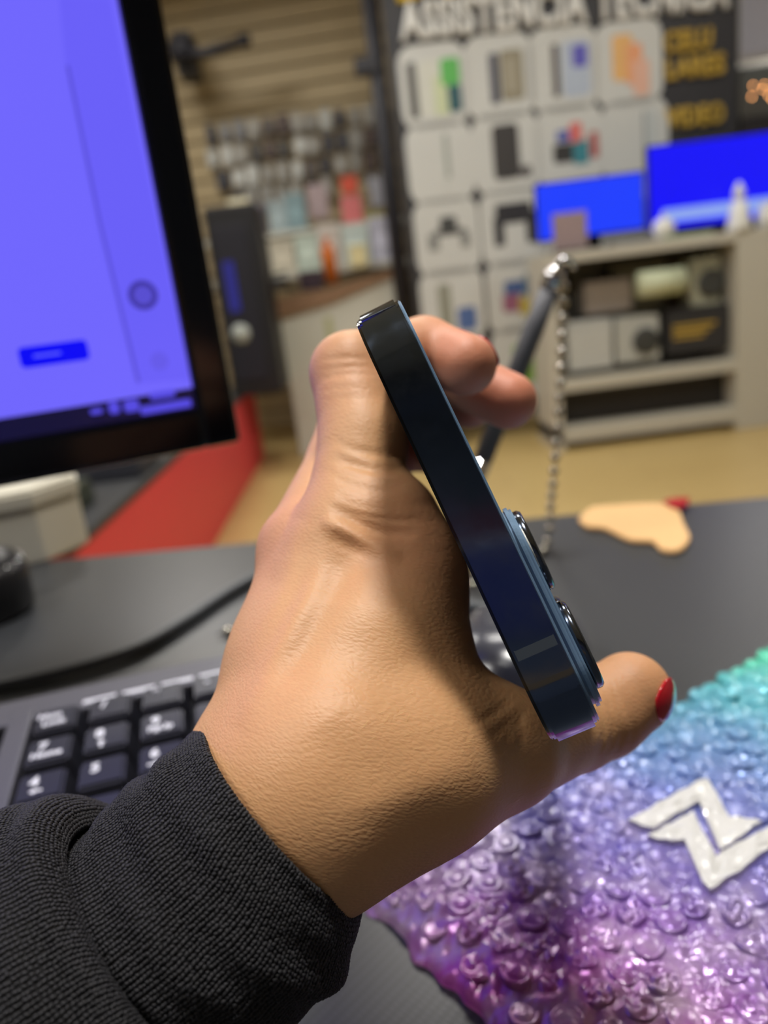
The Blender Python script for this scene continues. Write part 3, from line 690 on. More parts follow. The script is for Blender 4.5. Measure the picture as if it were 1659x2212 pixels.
lathe('skirt', [(0, 0), (0.06, 0), (0.058, 0.02), (0.045, 0.09), (0.035, 0.14), (0, 0.145)], PORC, w2); lathe('head', [(0, 0.138), (0.022, 0.15), (0.03, 0.172), (0.02, 0.2), (0.008, 0.225), (0, 0.228)], PORC, w2, 20)
P = on_top(1662, 480); w3 = empty('white_jar', (P[0], SY + .06, top_z)); tag(w3, 'white jar at the right picture edge on the shelf top', 'jar')
lathe('body', [(0, 0), (0.05, 0), (0.058, 0.03), (0.055, 0.08), (0.04, 0.1), (0, 0.1)], PORC, w3); lathe('lid', [(0, 0.101), (0.042, 0.101), (0.04, 0.112), (0.01, 0.12), (0, 0.12)], PORC, w3)
MINTB = mat('green_tray', srgb(150, 170, 150), 0.5)
P = on_top(1480, 506); w4 = empty('green_tray', (P[0], SY + .05, top_z)); tag(w4, 'flat dull green tray lying under the white pot', 'tray'); w4.location.y = SY + .005
box('base', -.12, .12, -.0, .03, 0, .006, MINTB, w4, .002); box('rim', -.125, .125, .0, .004, .006, .018, MINTB, w4, .001)
# goods inside the shelf
def shelf_box(name, px0, px1, py0, py1, dep, col, label, cat, rough=0.5, bev=0.006, y=None, extra=None):
    yy = (SY + 0.06) if y is None else y
    a, c = hit_y(px0, py0, yy), hit_y(px1, py1, yy)
    z0 = max(min(a[2], c[2]), (mid_z + .021) if py1 < 800 else .121)
    t = empty(name, ((a[0] + c[0]) / 2, yy, z0)); tag(t, label, cat); w = abs(c[0] - a[0]) / 2; h = abs(max(a[2], c[2]) - z0)
    m = cmat(col)
    if extra == 'tube':
        tube('roll', [(-w, dep / 2, h / 2), (w, dep / 2, h / 2)], h / 2, m, t, 20); lathe('end_cap', [(0, 0), (h / 2.6, 0), (h / 2.6, .004), (0, .004)], WHT, t, 16, (w - .003, dep / 2, h / 2)).rotation_euler.y = math.pi / 2
    else:
        box('body', -w, w, 0, dep, 0, h * .86, m, t, min(bev, h * .2)); box('lid', -w * .99, w * .99, 0.002, dep - .002, h * .87, h, m, t, min(.003, h * .05))
        if extra == 'lens':
            o = lathe('lens', [(0, 0), (h * .3, 0), (h * .3, .012), (h * .22, .016), (0, .01)], cmat((58, 60, 58)), t, 24, (w * .35, 0.0, h * .45)); o.rotation_euler.x = math.pi / 2
        if extra == 'gold':
            for i in range(3): box('gold_stripe', -w * .8, w * (.2 + .2 * i), -.002, 0, h * (.35 + .12 * i), h * (.41 + .12 * i), GOLD, t)
    return t
shelf_box('product_box', 1440, 1574, 672, 752, .18, (44, 44, 46), 'black product box with gold print on the middle shelf', 'box', extra='gold')
shelf_box('product_box', 1492, 1556, 560, 655, .14, (168, 170, 150), 'pale green box with a round mark stacked on the black box', 'box', y=SY + .10, extra='lens')
shelf_box('camera_box', 1330, 1425, 690, 775, .16, (176, 178, 172), 'white box with a dark lens picture on the middle shelf', 'box', extra='lens')
shelf_box('grey_carton', 1225, 1325, 700, 792, .2, (184, 186, 182), 'plain light grey carton at the left end of the middle shelf', 'box')
shelf_box('dark_case', 1228, 1300, 570, 690, .1, (66, 64, 60), 'dark case standing behind the light grey carton', 'case', y=SY + .27)
shelf_box('pink_package', 1262, 1365, 612, 668, .1, (158, 148, 140), 'pinkish package in the upper left of the shelf', 'package', y=SY + .16)
shelf_box('olive_box', 1320, 1440, 575, 690, .08, (120, 116, 98), 'olive box at the back of the middle shelf', 'box', y=SY + .28)
shelf_box('pale_roll', 1382, 1482, 588, 632, .07, (196, 204, 172), 'pale green roll lying across the boxes', 'roll', extra='tube', y=SY + .02)
shelf_box('brown_box', 1450, 1488, 560, 680, .08, (84, 70, 52), 'brown box behind the pale green roll', 'box', y=SY + .28)

# column right of the banner with a white sign and warm lights
x_, = [hit_y(1603, 100, 4.9)[0]]
sgn = empty('wall_sign', (x_ + .45, 4.9, 0)); zs = hit_y(1630, 118, 4.9)[2]; tag(sgn, 'white wall sign above warm string lights at the right picture edge', 'sign')
box('face', -.45, .45, 0, .03, zs, zs + .62, mat('sign_white', srgb(196, 198, 214), .4), sgn, .01); box('frame', -.46, .46, .01, .05, zs - .02, zs + .64, FRAME, sgn, .004)
cab = empty('dark_cabinet', (x_ + .55, 5.0, 0)); tag(cab, 'dark cabinet standing under the white wall sign', 'cabinet')
zc = hit_y(1630, 250, 4.95)[2]; box('body', -.5, .6, 0, .4, 0, zc, cmat((46, 46, 52)), cab, .01); box('upper_panel', -.5, .6, .02, .4, zc + .003, zs - .03, cmat((96, 100, 98)), cab, .01)
ls = empty('string_lights', (x_ + .2, 4.86, hit_y(1640, 200, 4.86)[2])); tag(ls, 'string of warm orange bulbs under the white wall sign', 'lights'); BULB = emit('warm_bulb', (1.0, 0.42, 0.14), 9.0)
lp = [hit_y(px, py, 4.86) - np.array(ls.location) for px, py in ((1627, 185), (1652, 183), (1648, 193), (1624, 209), (1661, 206), (1668, 214))]
sv = bmesh.new(); bmesh.ops.create_icosphere(sv, subdivisions=1, radius=0.007); me_bulb = bpy.data.meshes.new('bulb'); sv.to_mesh(me_bulb); sv.free(); me_bulb.materials.append(BULB)
for p in lp: link('bulb', me_bulb, None, ls, tuple(p))
tube('wire', [tuple(p + np.array([0, .006, .004])) for p in spline(lp, 4)], 0.002, BLK, ls, 6)

# ================================================================== low red display bench on the left
RED = mat('red_laminate', srgb(222, 58, 68), 0.5, var=0.06, vscale=2)
BX = -0.72
rb = empty('display_bench', (BX, 1.7, 0)); tag(rb, 'low red display bench with a dark top running into the shop', 'bench')
box('front_panel', -0.02, 0, 0, 3.22, 0.0, 0.435, RED, rb, 0.002); box('end_panel', -0.7, -0.02, 3.2, 3.22, 0.0, 0.435, RED, rb, 0.002); box('near_panel', -0.7, -0.02, 0, .02, 0, .435, RED, rb, .002)
box('bench_top', -0.72, 0.004, -0.01, 3.24, 0.436, 0.46, cmat((42, 44, 48)), rb, 0.004)
DK = cmat((30, 30, 38))
for i, (yy, w, h, col, lab) in enumerate(((2.0, .2, .07, (48, 56, 46), 'dark green flat box on the near end of the red bench'), (2.5, .26, .06, (40, 42, 52), 'flat dark blue case on the red bench'), (3.3, .2, .10, (52, 80, 120), 'small blue package on the red bench beside the monitor'))):
    t = empty('flat_case', (BX - .28, yy, .4605)); tag(t, lab, 'case'); box('body', -w, w, -.12, .12, 0, h * .7, cmat(col), t, .008); box('lid', -w + .003, w - .003, -.117, .117, h * .7 + .001, h, cmat(col), t, .006)
# dark tower and gear standing at the bench's far end
A_, B2 = hit_y(448, 448, 4.3), hit_y(604, 720, 4.3)
tw = empty('computer_tower', ((A_[0] + B2[0]) / 2 - .03, 4.3, .4605)); tag(tw, 'tall black computer tower with blue lights at the far end of the bench', 'computer')
W2 = (B2[0] - A_[0]) / 2; H2 = A_[2] - .46
box('case', -W2, W2, 0, .45, 0, H2, cmat((16, 16, 22)), tw, .012); box('front_grille', -W2 * .8, W2 * .55, -.012, 0, .08, H2 * .9, cmat((20, 20, 34)), tw, .005)
box('blue_light', -W2 * .55, -W2 * .15, -.016, -.012, H2 * .46, H2 * .72, emit('tower_blue', srgb(34, 34, 120), 1.0), tw); lathe('oval_highlight', [(0, 0), (.05, 0), (.05, .01), (0, .014)], cmat((170, 176, 170)), tw, 24, (-W2 * .3, -.012, H2 * .34)).rotation_euler.x = math.pi / 2  # pale disc stands in for the oval highlight on the tower front
# white counter with a wooden top, right of the tower
CYY = 4.75
cl, cr = hit_y(606, 690, CYY), hit_y(868, 690, CYY)
cnt = empty('shop_counter', (cl[0], CYY, 0)); tag(cnt, 'white shop counter with a brown wooden top in front of the slat wall', 'counter')
zl, zr = hit_y(606, 690, CYY)[2], hit_y(868, 592, CYY)[2]; cw = cr[0] - cl[0]
b = bmesh.new(); pts = [(0, 0), (cw, 0), (cw, zr), (cw * .42, zl + .05), (0, zl)]
def extr(name, pts, y0, y1, m, parent):
    b = bmesh.new(); f = b.faces.new([b.verts.new((x, y0, z)) for x, z in pts]); r = bmesh.ops.extrude_face_region(b, geom=[f])
    bmesh.ops.translate(b, verts=[v for v in r['geom'] if isinstance(v, bmesh.types.BMVert)], vec=(0, y1 - y0, 0)); bmesh.ops.recalc_face_normals(b, faces=b.faces); return from_bm(name, b, m, parent)
extr('front', pts, 0, .5, mat('counter_white', srgb(196, 196, 184), .5, var=.04, vscale=2), cnt)
extr('wooden_top', [(-.01, zl), (cw * .42, zl + .05), (cw + .01, zr), (cw + .01, zr + .035), (cw * .42, zl + .14), (-.01, zl + .12)], -.02, .52, mat('counter_wood', srgb(128, 98, 72), .5, var=.12, vscale=6), cnt)
box('plinth', .02, cw - .02, .03, .47, -.0, .06, DARKB, cnt)
box('stripe', cw * .36, cw * .42, -.004, 0, .06, zl - .02, cmat((170, 172, 128)), cnt)
# goods on the counter and in front of the slat wall
def pack_mesh(kind):
    b = bmesh.new()
    if kind == 'box': bm_box(-.5, .5, -.3, .3, 0, 1, .04, bm=b)
    elif kind == 'pouch':
        bm_box(-.5, .5, -.12, .12, 0, .86, .1, bm=b); bm_box(-.46, .46, -.03, .03, .84, 1.0, bm=b)
    else: bm_box(-.5, .5, -.02, .0, 0, 1, bm=b); bm_box(-.38, .38, -.2, -.02, .1, .68, .05, bm=b); bm_box(-.12, .12, -.03, .01, .95, 1.06, bm=b)
    me = bpy.data.meshes.new(kind); b.to_mesh(me); b.free(); return me
PM = {k: pack_mesh(k) for k in ('box', 'pouch', 'blister')}
def colored(kind, rgb):
    key_ = (kind, rgb)
    if key_ not in PM:
        me = PM[kind].copy(); me.materials.clear(); me.materials.append(cmat(rgb)); PM[key_] = me
    return PM[key_]
def good(name, kind, px, py, pw, ph, rgb, yy, label, group=None, cat='package'):
    P = hit_y(px, py + ph / 2, yy); s = yy / F_PX
    o = link(name, colored(kind, rgb), None, None, tuple(P)); o.scale = (pw * s, min(pw, ph) * s * .8, ph * s); tag(o, label, cat, group); return o
# hanging blister packs: rows on the slat wall
pal = [(186, 188, 184), (70, 68, 66), (150, 148, 142), (58, 60, 70), (206, 208, 204), (92, 84, 80), (128, 130, 134), (84, 70, 66), (168, 166, 160), (50, 50, 58)]
ncol = {(186, 188, 184): 'pale grey', (70, 68, 66): 'charcoal', (150, 148, 142): 'mid grey', (58, 60, 70): 'slate', (206, 208, 204): 'white', (92, 84, 80): 'taupe', (128, 130, 134): 'steel grey', (84, 70, 66): 'dark brown', (168, 166, 160): 'stone grey', (50, 50, 58): 'black'}
HOOK = mat('hook_steel', srgb(150, 150, 150), .3, 1.0)
for r_, (py, n_, x0, x1) in enumerate(((272, 13, 445, 845), (322, 13, 448, 850), (372, 12, 470, 850), (418, 11, 500, 852))):
    for i in range(n_):
        px = x0 + (x1 - x0) * (i + .5) / n_ + random.uniform(-2, 2); y_ = py - (px - 640) * .126 + random.uniform(-2, 2)
        if r_ == 3 and 735 < px < 785: continue
        rgb = pal[int(RNG.integers(len(pal)))]
        if r_ >= 2 and random.random() < .5: rgb = [(150, 148, 142), (206, 208, 204), (168, 166, 160)][random.randrange(3)]
        h_ = random.uniform(31, 39); w_ = random.uniform(18, 26)
        P = hit_y(px, y_ + h_ / 2, 5.9 - (px - 640) * .0005); s = 5.9 / F_PX
        t = empty('blister_pack', tuple(P)); nm = ncol[rgb]
        tag(t, '%s blister pack, %s from the monitor in slat wall row %s' % (nm, ('first', 'second', 'third', 'fourth', 'fifth', 'sixth', 'seventh', 'eighth', 'ninth', 'tenth', 'eleventh', 'twelfth', 'thirteenth')[i], ('one', 'two', 'three', 'four')[r_]), 'package', 'blister packs on the slat wall')
        o = link('pack', colored('blister', rgb), None, t); o.scale = (w_ * s, .12, h_ * s)
        tube('hook', [(0, .12, h_ * s * 1.02), (0, -.06, h_ * s * 1.02), (0, -.07, h_ * s * 1.06)], .004, HOOK, t, 6)
gz = hit_y(640, 588, 5.1)[2]; gz2 = hit_y(620, 500, 5.3)[2]
gd = empty('goods_table', (cl[0] - .3, 4.98, 0)); tag(gd, 'long white two-tier table under the cartons behind the counter', 'table')
box('table_top', -.2, 1.5, 0, .7, gz - .04, gz, WOODW, gd, .004); box('upper_shelf', -.2, 1.5, .28, .7, gz2 - .03, gz2, WOODW, gd, .004)
for x in (-.15, 1.45):
    for y in (.05, .65): box('leg', x - .02, x + .02, y - .02, y + .02, 0, gz - .04, WOODW, gd)
    box('post', x - .015, x + .015, .635, .665, gz, gz2 - .03, WOODW, gd)
def good(name, kind, px, pw, ph, rgb, yy, z0, label):
    s = yy / F_PX; x = hit_y(px, 520, yy)[0]
    t = empty(name, (x, yy, z0)); tag(t, label, 'package'); w, h = pw * s / 2, ph * s
    m = cmat(rgb); box('body', -w, w, -.07, .07, 0, h * .8, m, t, .006); box('lid', -w - .002, w + .002, -.072, .072, h * .8 + .001, h, m, t, .006)
    box('label_panel', -w * .6, w * .6, -.0745, -.0725, h * .3, h * .6, cmat(tuple(min(255, int(v * 1.12)) for v in rgb)), t)
def hang(px, py, pw, ph, rgb, label):
    yy = 5.72; s = yy / F_PX; P = hit_y(px, py + ph / 2, yy)
    t = empty('pouch', tuple(P)); tag(t, label, 'pouch'); o = link('bag', colored('pouch', rgb), None, t); o.scale = (pw * s, .1, ph * s)
    tube('hook', [(0, .18, ph * s * .95), (0, -.03, ph * s * .95), (0, -.035, ph * s)], .004, HOOK, t, 6)
hang(757, 402, 34, 34, (214, 84, 58), 'orange red pouch hanging among grey packs by the banner')
hang(765, 460, 42, 58, (222, 122, 122), 'coral pink pouch under the orange red pouch')
hang(692, 440, 40, 66, (176, 156, 158), 'dusty mauve pouch hanging left of the coral pink pouch')
hang(822, 418, 34, 56, (168, 168, 178), 'silver pouch hanging next to the banner edge')
hang(812, 478, 40, 34, (170, 164, 110), 'dull yellow pouch under the silver pouch')
for k, (px, pw, ph, rgb, lab) in enumerate(((530, 40, 74, (214, 206, 176), 'cream yellow carton at the left end of the upper tier'), (568, 30, 58, (104, 100, 112), 'grey violet carton behind the computer tower'),
        (610, 36, 60, (146, 160, 164), 'pale teal carton on the upper tier below the packs'), (650, 38, 70, (122, 146, 152), 'darker teal carton standing beside the pale teal carton'))):
    good('carton', 'box', px, pw, ph, rgb, 5.42, gz2 + .0005, lab)
for k, (px, pw, ph, rgb, lab) in enumerate(((606, 52, 62, (196, 190, 172), 'ivory carton in front of the pale teal carton'), (662, 46, 66, (184, 198, 186), 'mint carton left of the orange bottle'), (712, 44, 84, (196, 188, 180), 'light beige carton behind the orange bottle'),
        (768, 54, 74, (190, 202, 198), 'pale mint carton right of the orange bottle'), (826, 46, 84, (184, 184, 200), 'pale lilac carton next to the banner edge'))):
    good('carton', 'box', px, pw, ph, rgb, 5.1, gz + .0005, lab)
good('carton', 'box', 770, 36, 44, (206, 196, 150), 4.88, zl + .24, 'small butter yellow carton right of the orange bottle on the counter')
P0, P1 = hit_y(716, 620, 4.7), hit_y(716, 540, 4.7)
ob = empty('orange_bottle', (P0[0], 4.9, zl + .17)); tag(ob, 'tall orange bottle standing on the wooden counter top', 'bottle'); hh = P1[2] - P0[2] + .06; rr_ = .042
ORG = mat('orange_plastic', srgb(196, 104, 34), .4, var=.05)
lathe('body', [(0, 0), (rr_, 0), (rr_, hh * .72), (rr_ * .8, hh * .8), (rr_ * .45, hh * .84), (0, hh * .84)], ORG, ob); lathe('cap', [(0, hh * .84), (rr_ * .5, hh * .84), (rr_ * .5, hh), (0, hh)], ORG, ob)
t = empty('cable_coil', tuple(hit_y(574, 565, 4.62))); t.location.z = zl + .15; tag(t, 'coiled black cable lying on the counter beside the tower', 'cable'); t.location.y = 4.88
tube('coil', [((.085 + .004 * math.sin(a * 3)) * math.cos(a), (.05) * math.sin(a), .02 + .0075 * a) for a in np.linspace(0, 12.5, 60)], .011, BLK, t, 8)
tube('lead', [(.08, 0, .03), (.10, .02, .015), (.12, .03, .012), (.13, .05, .012)], .011, BLK, t, 8)
P = hit_y(672, 625, 4.7); t = empty('maroon_box', (P[0], 4.86, zl + .146)); tag(t, 'small dark maroon box on the left end of the wooden counter', 'box')
box('body', -.07, .07, -.05, .05, 0, .09, cmat((44, 24, 38)), t, .006); box('lid', -.072, .072, -.052, .052, .091, .11, cmat((44, 24, 38)), t, .004)
# wall bracket with a dark arm, and dark fixture at the banner's edge
P = hit_y(395, 112, 5.6); t = empty('wall_bracket', tuple(P)); tag(t, 'black bracket with a long arm on the slat wall beside the monitor', 'bracket')
s = 5.6 / F_PX
lathe('mount', [(0, 0), (.09, 0), (.09, .05), (.05, .09), (0, .1)], DK, t, 20).rotation_euler.x = math.pi / 2
tube('arm', [(0, -.05, -.02), (40 * s, -.1, -.05), (125 * s, -.12, -.015)], [.05, .03, .028], DK, t, 12); lathe('arm_end', [(0, 0), (.04, 0), (.04, .06), (0, .06)], DK, t, 16, (122 * s, -.12, -.045))
box('plate', -.06, .06, 0, .28, -.12, .12, DK, t, .01)
P = hit_y(826, 140, 4.645); t = empty('clamp_pole', (P[0] - .03, 4.645, 0)); tag(t, 'dark pole with a clamp standing behind the banner edge', 'pole')
zt = CEIL_Z - .02; tube('pole', [(0, 0, 0.01), (0, 0, zt)], .045, DK, t, 16); lathe('base', [(0, 0), (.095, 0), (.095, .02), (.05, .04), (0, .04)], DK, t, 24)
box('clamp', -.12, .02, -.05, .05, P[2] - .04, P[2] + .04, DK, t, .01)

# ================================================================== hand surface: smooth union of tapered capsules
HAND_VOXEL = 0.45
def smin(a,b,k):
    h=np.maximum(k-np.abs(a-b),0)/k
    return np.minimum(a,b)-h*h*k*.25
# each node: (px, py, depth mm, radius mm)
PALM=[
 [(605,1690,131,13.5),(678,1450,140,12.8),(752,1175,152,10.5)],
 [(575,1620,140,11.5),(622,1420,148,9.6),(655,1195,159,8.8)],
 [(620,1660,150,11.5),(672,1450,164,9.8),(695,1255,178,8)],
 [(650,1690,152,11.5),(720,1480,176,9.5),(730,1320,194,7.5)],
 [(605,1725,130,16.2),(480,1860,126,14),(320,2040,122,13.5)],
 [(640,1775,126,14.0),(540,1890,124,13)],
 [(575,1690,138,13),(470,1830,130,12)],
 [(700,1610,128,14.5),(830,1400,140,12.5),(885,1230,150,10)],
 [(760,1640,126,13.5),(900,1500,138,9.6),(910,1330,150,8.0)],
 [(680,1710,126,14.2),(880,1640,130,12),(1010,1600,138,9)],
 [(830,1130,154,11),(880,1240,152,9.5)],
]
FING={
 'index':[(756,1165,152,10.4),(785,960,163,9.2),(758,805,172,8.8),(917,757,190,7.9),(1007,788,181,7.2)],
 'middle':[(657,1185,160,8.9),(740,1000,184,8.4),(778,830,199,8.2),(935,790,213,7.8),(1098,866,203,7.5)],
 'ring':[(682,1255,182,8.6),(755,1050,203,7.8),(785,900,217,7.6),(915,860,228,7.3),(1015,872,220,7.0)],
 'little':[(722,1320,196,7.8),(770,1140,215,7),(795,1010,226,6.8),(890,970,234,6.2),(950,985,228,5.8)],
 'thumb':[(720,1735,125,14.2),(920,1668,130,11.8),(1090,1618,140,10.0),(1240,1570,157,8.6),(1300,1540,161,8.9),(1360,1498,163,8.7)],
}
def build_hand(h=.8):
    segs=[]
    allp=[]
    for ch in PALM+list(FING.values()):
        for n in ch: allp.append(np.append(Q(*n[:3]),n[3]))
    A=np.array(allp);lo=(A[:,:3]-A[:,3:]).min(0)-4;hi=(A[:,:3]+A[:,3:]).max(0)+4
    n=np.ceil((hi-lo)/h).astype(int)+1
    xs=[lo[i]+h*np.arange(n[i],dtype=np.float32) for i in range(3)]
    BIG=30.
    def field(chains,k):
        out=np.full(n,BIG,np.float32)
        for ch in chains:
            for a,b in zip(ch[:-1],ch[1:]):
                pa,pb=Q(*a[:3]),Q(*b[:3]);ra,rb=a[3],b[3];m=max(ra,rb)+10
                l=np.maximum(((np.minimum(pa,pb)-m-lo)/h).astype(int),0);u=np.minimum(((np.maximum(pa,pb)+m-lo)/h).astype(int)+1,n)
                sl=tuple(slice(l[i],u[i]) for i in range(3))
                X,Y,Z=np.meshgrid(xs[0][sl[0]],xs[1][sl[1]],xs[2][sl[2]],indexing='ij')
                v=pb-pa;L=float(v@v)
                t=np.clip(((X-pa[0])*v[0]+(Y-pa[1])*v[1]+(Z-pa[2])*v[2])/L,0,1)
                d=np.sqrt((X-pa[0]-t*v[0])**2+(Y-pa[1]-t*v[1])**2+(Z-pa[2]-t*v[2])**2)-(ra+t*(rb-ra))
                out[sl]=smin(out[sl],d,k)
        return out
    palm=field(PALM,7.)
    tot=palm.copy()
    for nm,ch in FING.items():
        f=field([ch],2.2)
        tot=np.minimum(tot,smin(palm,f,9. if nm=='thumb' else 4.))
    return surfnets(tot,lo,h)
def surfnets(S,lo,h):
    s=S<0
    n=np.array(S.shape)
    c=np.zeros(n-1,int)
    for dx in (0,1):
        for dy in (0,1):
            for dz in (0,1): c+=s[dx:n[0]-1+dx,dy:n[1]-1+dy,dz:n[2]-1+dz]
    act=(c>0)&(c<8)
    idx=np.full(act.shape,-1,int);ijk=np.argwhere(act);idx[act]=np.arange(len(ijk))
    acc=np.zeros((len(ijk),3));cnt=np.zeros(len(ijk))
    corners=[(a,b,d) for a in (0,1) for b in (0,1) for d in (0,1)]
    for c0 in corners:
        for ax in range(3):
            if c0[ax]==0:
                c1=list(c0);c1[ax]=1
                v0=S[tuple((ijk+c0).T)];v1=S[tuple((ijk+c1).T)]
                m=(v0<0)!=(v1<0)
                t=np.where(m,v0/np.where(m,v0-v1,1),0)
                p=np.array(c0)+0.*ijk;p=p.astype(float);p[:,ax]+=t
                acc+=p*m[:,None];cnt+=m
    V=(ijk+acc/cnt[:,None])*h+lo
    faces=[]
    for ax in range(3):
        a,b=[(1,2),(2,0),(0,1)][ax]
        sh=list(n);sh[ax]-=1
        s0=s[tuple(slice(0,n[i]-1) if i==ax else slice(None) for i in range(3))]
        s1=s[tuple(slice(1,None) if i==ax else slice(None) for i in range(3))]
        e=np.argwhere(s0!=s1)
        e=e[(e[:,a]>0)&(e[:,b]>0)&(e[:,a]<n[a]-1)&(e[:,b]<n[b]-1)]
        flip=s0[tuple(e.T)]
        def cell(da,db):
            q=e.copy();q[:,a]-=da;q[:,b]-=db;return idx[tuple(q.T)]
        q=np.stack([cell(1,1),cell(0,1),cell(0,0),cell(1,0)],1)
        q[~flip]=q[~flip][:,::-1]
        faces.append(q)
    return V,np.concatenate(faces)
def normals(V,Fc):
    N=np.zeros_like(V)
    fn=np.cross(V[Fc[:,2]]-V[Fc[:,0]],V[Fc[:,3]]-V[Fc[:,1]])
    for i in range(4): np.add.at(N,Fc[:,i],fn)
    return N/np.maximum(np.linalg.norm(N,axis=1,keepdims=True),1e-9)

# ================================================================== smartphone held edge-on
Pu, Pl = Q(817, 672, 134), Q(1247, 1583, 124)
e_c = (Pl - Pu) / np.linalg.norm(Pl - Pu)
a_ = 0.165; b_ = (e_c[0] * a_ + e_c[2]) / -e_c[1]
d_c = np.array([a_, b_, 1.0]); d_c /= np.linalg.norm(d_c)
e_w, d_w = c2v(e_c), c2v(d_c); n_w = np.cross(d_w, e_w)
if n_w @ RGT < 0: n_w = -n_w
y_w = np.cross(n_w, e_w); SG = 1.0 if y_w @ d_w > 0 else -1.0
PWD, PLN, PTH, PR = 0.0781, 0.1608, 0.0078, 0.0115
org = cam_mm((Pu + Pl) / 2) - d_w * PR
phone = empty('smartphone', M=basis(org, e_w, y_w, n_w)); tag(phone, 'dark blue smartphone held edge-on with camera lenses at its back', 'phone')
def steel():
    k = NT('polished_blue_steel'); co = k.obj()
    sm = k.noise(co, 90.0, 5.0, 0.65)
    k.P(Base_Color=k.mix(sm, (*srgb(88, 102, 126), 1), (*srgb(104, 118, 142), 1)), Metallic=1.0, Roughness=k.math('ADD', k.math('MULTIPLY', k.ramp(sm, [(.42, (0, 0, 0)), (.75, (1, 1, 1))]), 0.14), 0.07))
    return k.m
STEEL = steel()
GLASSF = mat('front_glass', srgb(12, 13, 16), 0.06, var=0.02, coat=0.4)
FROST = mat('frosted_blue_glass', srgb(120, 150, 180), 0.28, 0.2, var=0.04, vscale=60, coat=0.3)
def ypos(t): return SG * t
def slab(name, w, l, r, z0, z1, m, cx=0.0, cy=None, bev=0.0003, parent=phone, n=10):
    cy = PLN / 2 if cy is None else cy
    return prism(name, [(cx + x, SG * (cy + y)) for x, y in rrect(w, l, r, n)], z0, z1, m, parent, bev=bev)
for nm_, args in (('frame', (PWD, PLN, PR, -PTH / 2 + .0003, PTH / 2 - .0003, STEEL, 0.0, None, 0.0005)), ('screen_glass', (PWD - .0012, PLN - .0012, PR - .0006, -PTH / 2 - .0002, -PTH / 2 + .0003, GLASSF, 0.0, None, 0.0002)), ('back_glass', (PWD - .0012, PLN - .0012, PR - .0006, PTH / 2 - .0003, PTH / 2 + .0002, FROST, 0.0, None, 0.0002))):
    o = slab(nm_, *args, n=14)
    for p in o.data.polygons: p.use_smooth = True
    o.data.set_sharp_from_angle(angle=math.radians(24))
BAND = mat('antenna_band', srgb(58, 66, 76), 0.45)
box('antenna_band', 0.0222, 0.0238, min(ypos(-.00004), ypos(.0006)), max(ypos(-.00004), ypos(.0006)), -PTH / 2 + .0007, PTH / 2 - .0007, BAND, phone)
box('antenna_band', PWD / 2 - .0006, PWD / 2 + .00004, min(ypos(.140), ypos(.1416)), max(ypos(.140), ypos(.1416)), -PTH / 2 + .0009, PTH / 2 - .0009, BAND, phone)
zb = PTH / 2 + .0002
plc = (PWD / 2 - .0027 - .0175, .0027 + .0180)
slab('camera_plateau', .0350, .0360, .0085, zb, zb + .0016, FROST, plc[0], plc[1], .0005, n=20)
for p in phone.children[-1].data.polygons: p.use_smooth = True
phone.children[-1].data.set_sharp_from_angle(angle=math.radians(30))
LENSB = mat('lens_black_glass', srgb(8, 8, 12), 0.05, var=0.0, coat=0.5)
for lx, ly in ((PWD / 2 - .0125, .0125), (PWD / 2 - .0295, .0205), (PWD / 2 - .0125, .0290)):
    le = empty('camera_lens', (lx, SG * ly, zb + .0016)); le.parent = phone
    lathe('lens_ring', [(0, 0), (.0074, 0), (.0076, .0003), (.0076, .0011), (.0072, .0016), (.0063, .0016), (.0061, .0010), (0, .0010)], mat('lens_ring_steel', srgb(96, 104, 118), .14, 1.0), le, 40)
    lathe('lens_glass', [(0, .0011), (.0060, .0011), (.0058, .0014), (.0030, .0015), (0, .0015)], LENSB, le, 32)
lathe('flash', [(0, 0), (.0034, 0), (.0034, .0003), (0, .0004)], PORC, phone, 20, (PWD / 2 - .0300, SG * .0085, zb + .0016))
lathe('depth_sensor', [(0, 0), (.0030, 0), (.0030, .0003), (0, .0004)], LENSB, phone, 20, (PWD / 2 - .0300, SG * .0330, zb + .0016))
box('side_button', -PWD / 2 - .0004, -PWD / 2 + .0005, min(ypos(.045), ypos(.062)), max(ypos(.045), ypos(.062)), -.0013, .0013, STEEL, phone, .0002)

# ================================================================== the hand
Vh, Fh = build_hand(HAND_VOXEL)
Nh = normals(Vh, Fh)
for _ in range(2):                                             # light relaxation of the voxel steps
    acc = np.zeros_like(Vh); cnt = np.zeros(len(Vh))
    for i in range(4):
        np.add.at(acc, Fh[:, i], Vh[Fh[:, (i + 1) % 4]]); np.add.at(cnt, Fh[:, i], 1)
        np.add.at(acc, Fh[:, i], Vh[Fh[:, (i + 3) % 4]]); np.add.at(cnt, Fh[:, i], 1)
    Vh = .5 * Vh + .5 * acc / cnt[:, None]
Nh = normals(Vh, Fh)
if np.mean(np.sum(Nh * (Vh - Vh.mean(0)), 1)) < 0: Nh = -Nh; Fh = Fh[:, ::-1]
pxv = CX + F_PX * Vh[:, 0] / Vh[:, 2]; pyv = CY - F_PX * Vh[:, 1] / Vh[:, 2]
fr = np.clip(-(np.sum(Nh * Vh, 1) / np.linalg.norm(Vh, axis=1)) * 2.5, 0, 1)      # only the side the folds are on
disp = np.zeros(len(Vh))
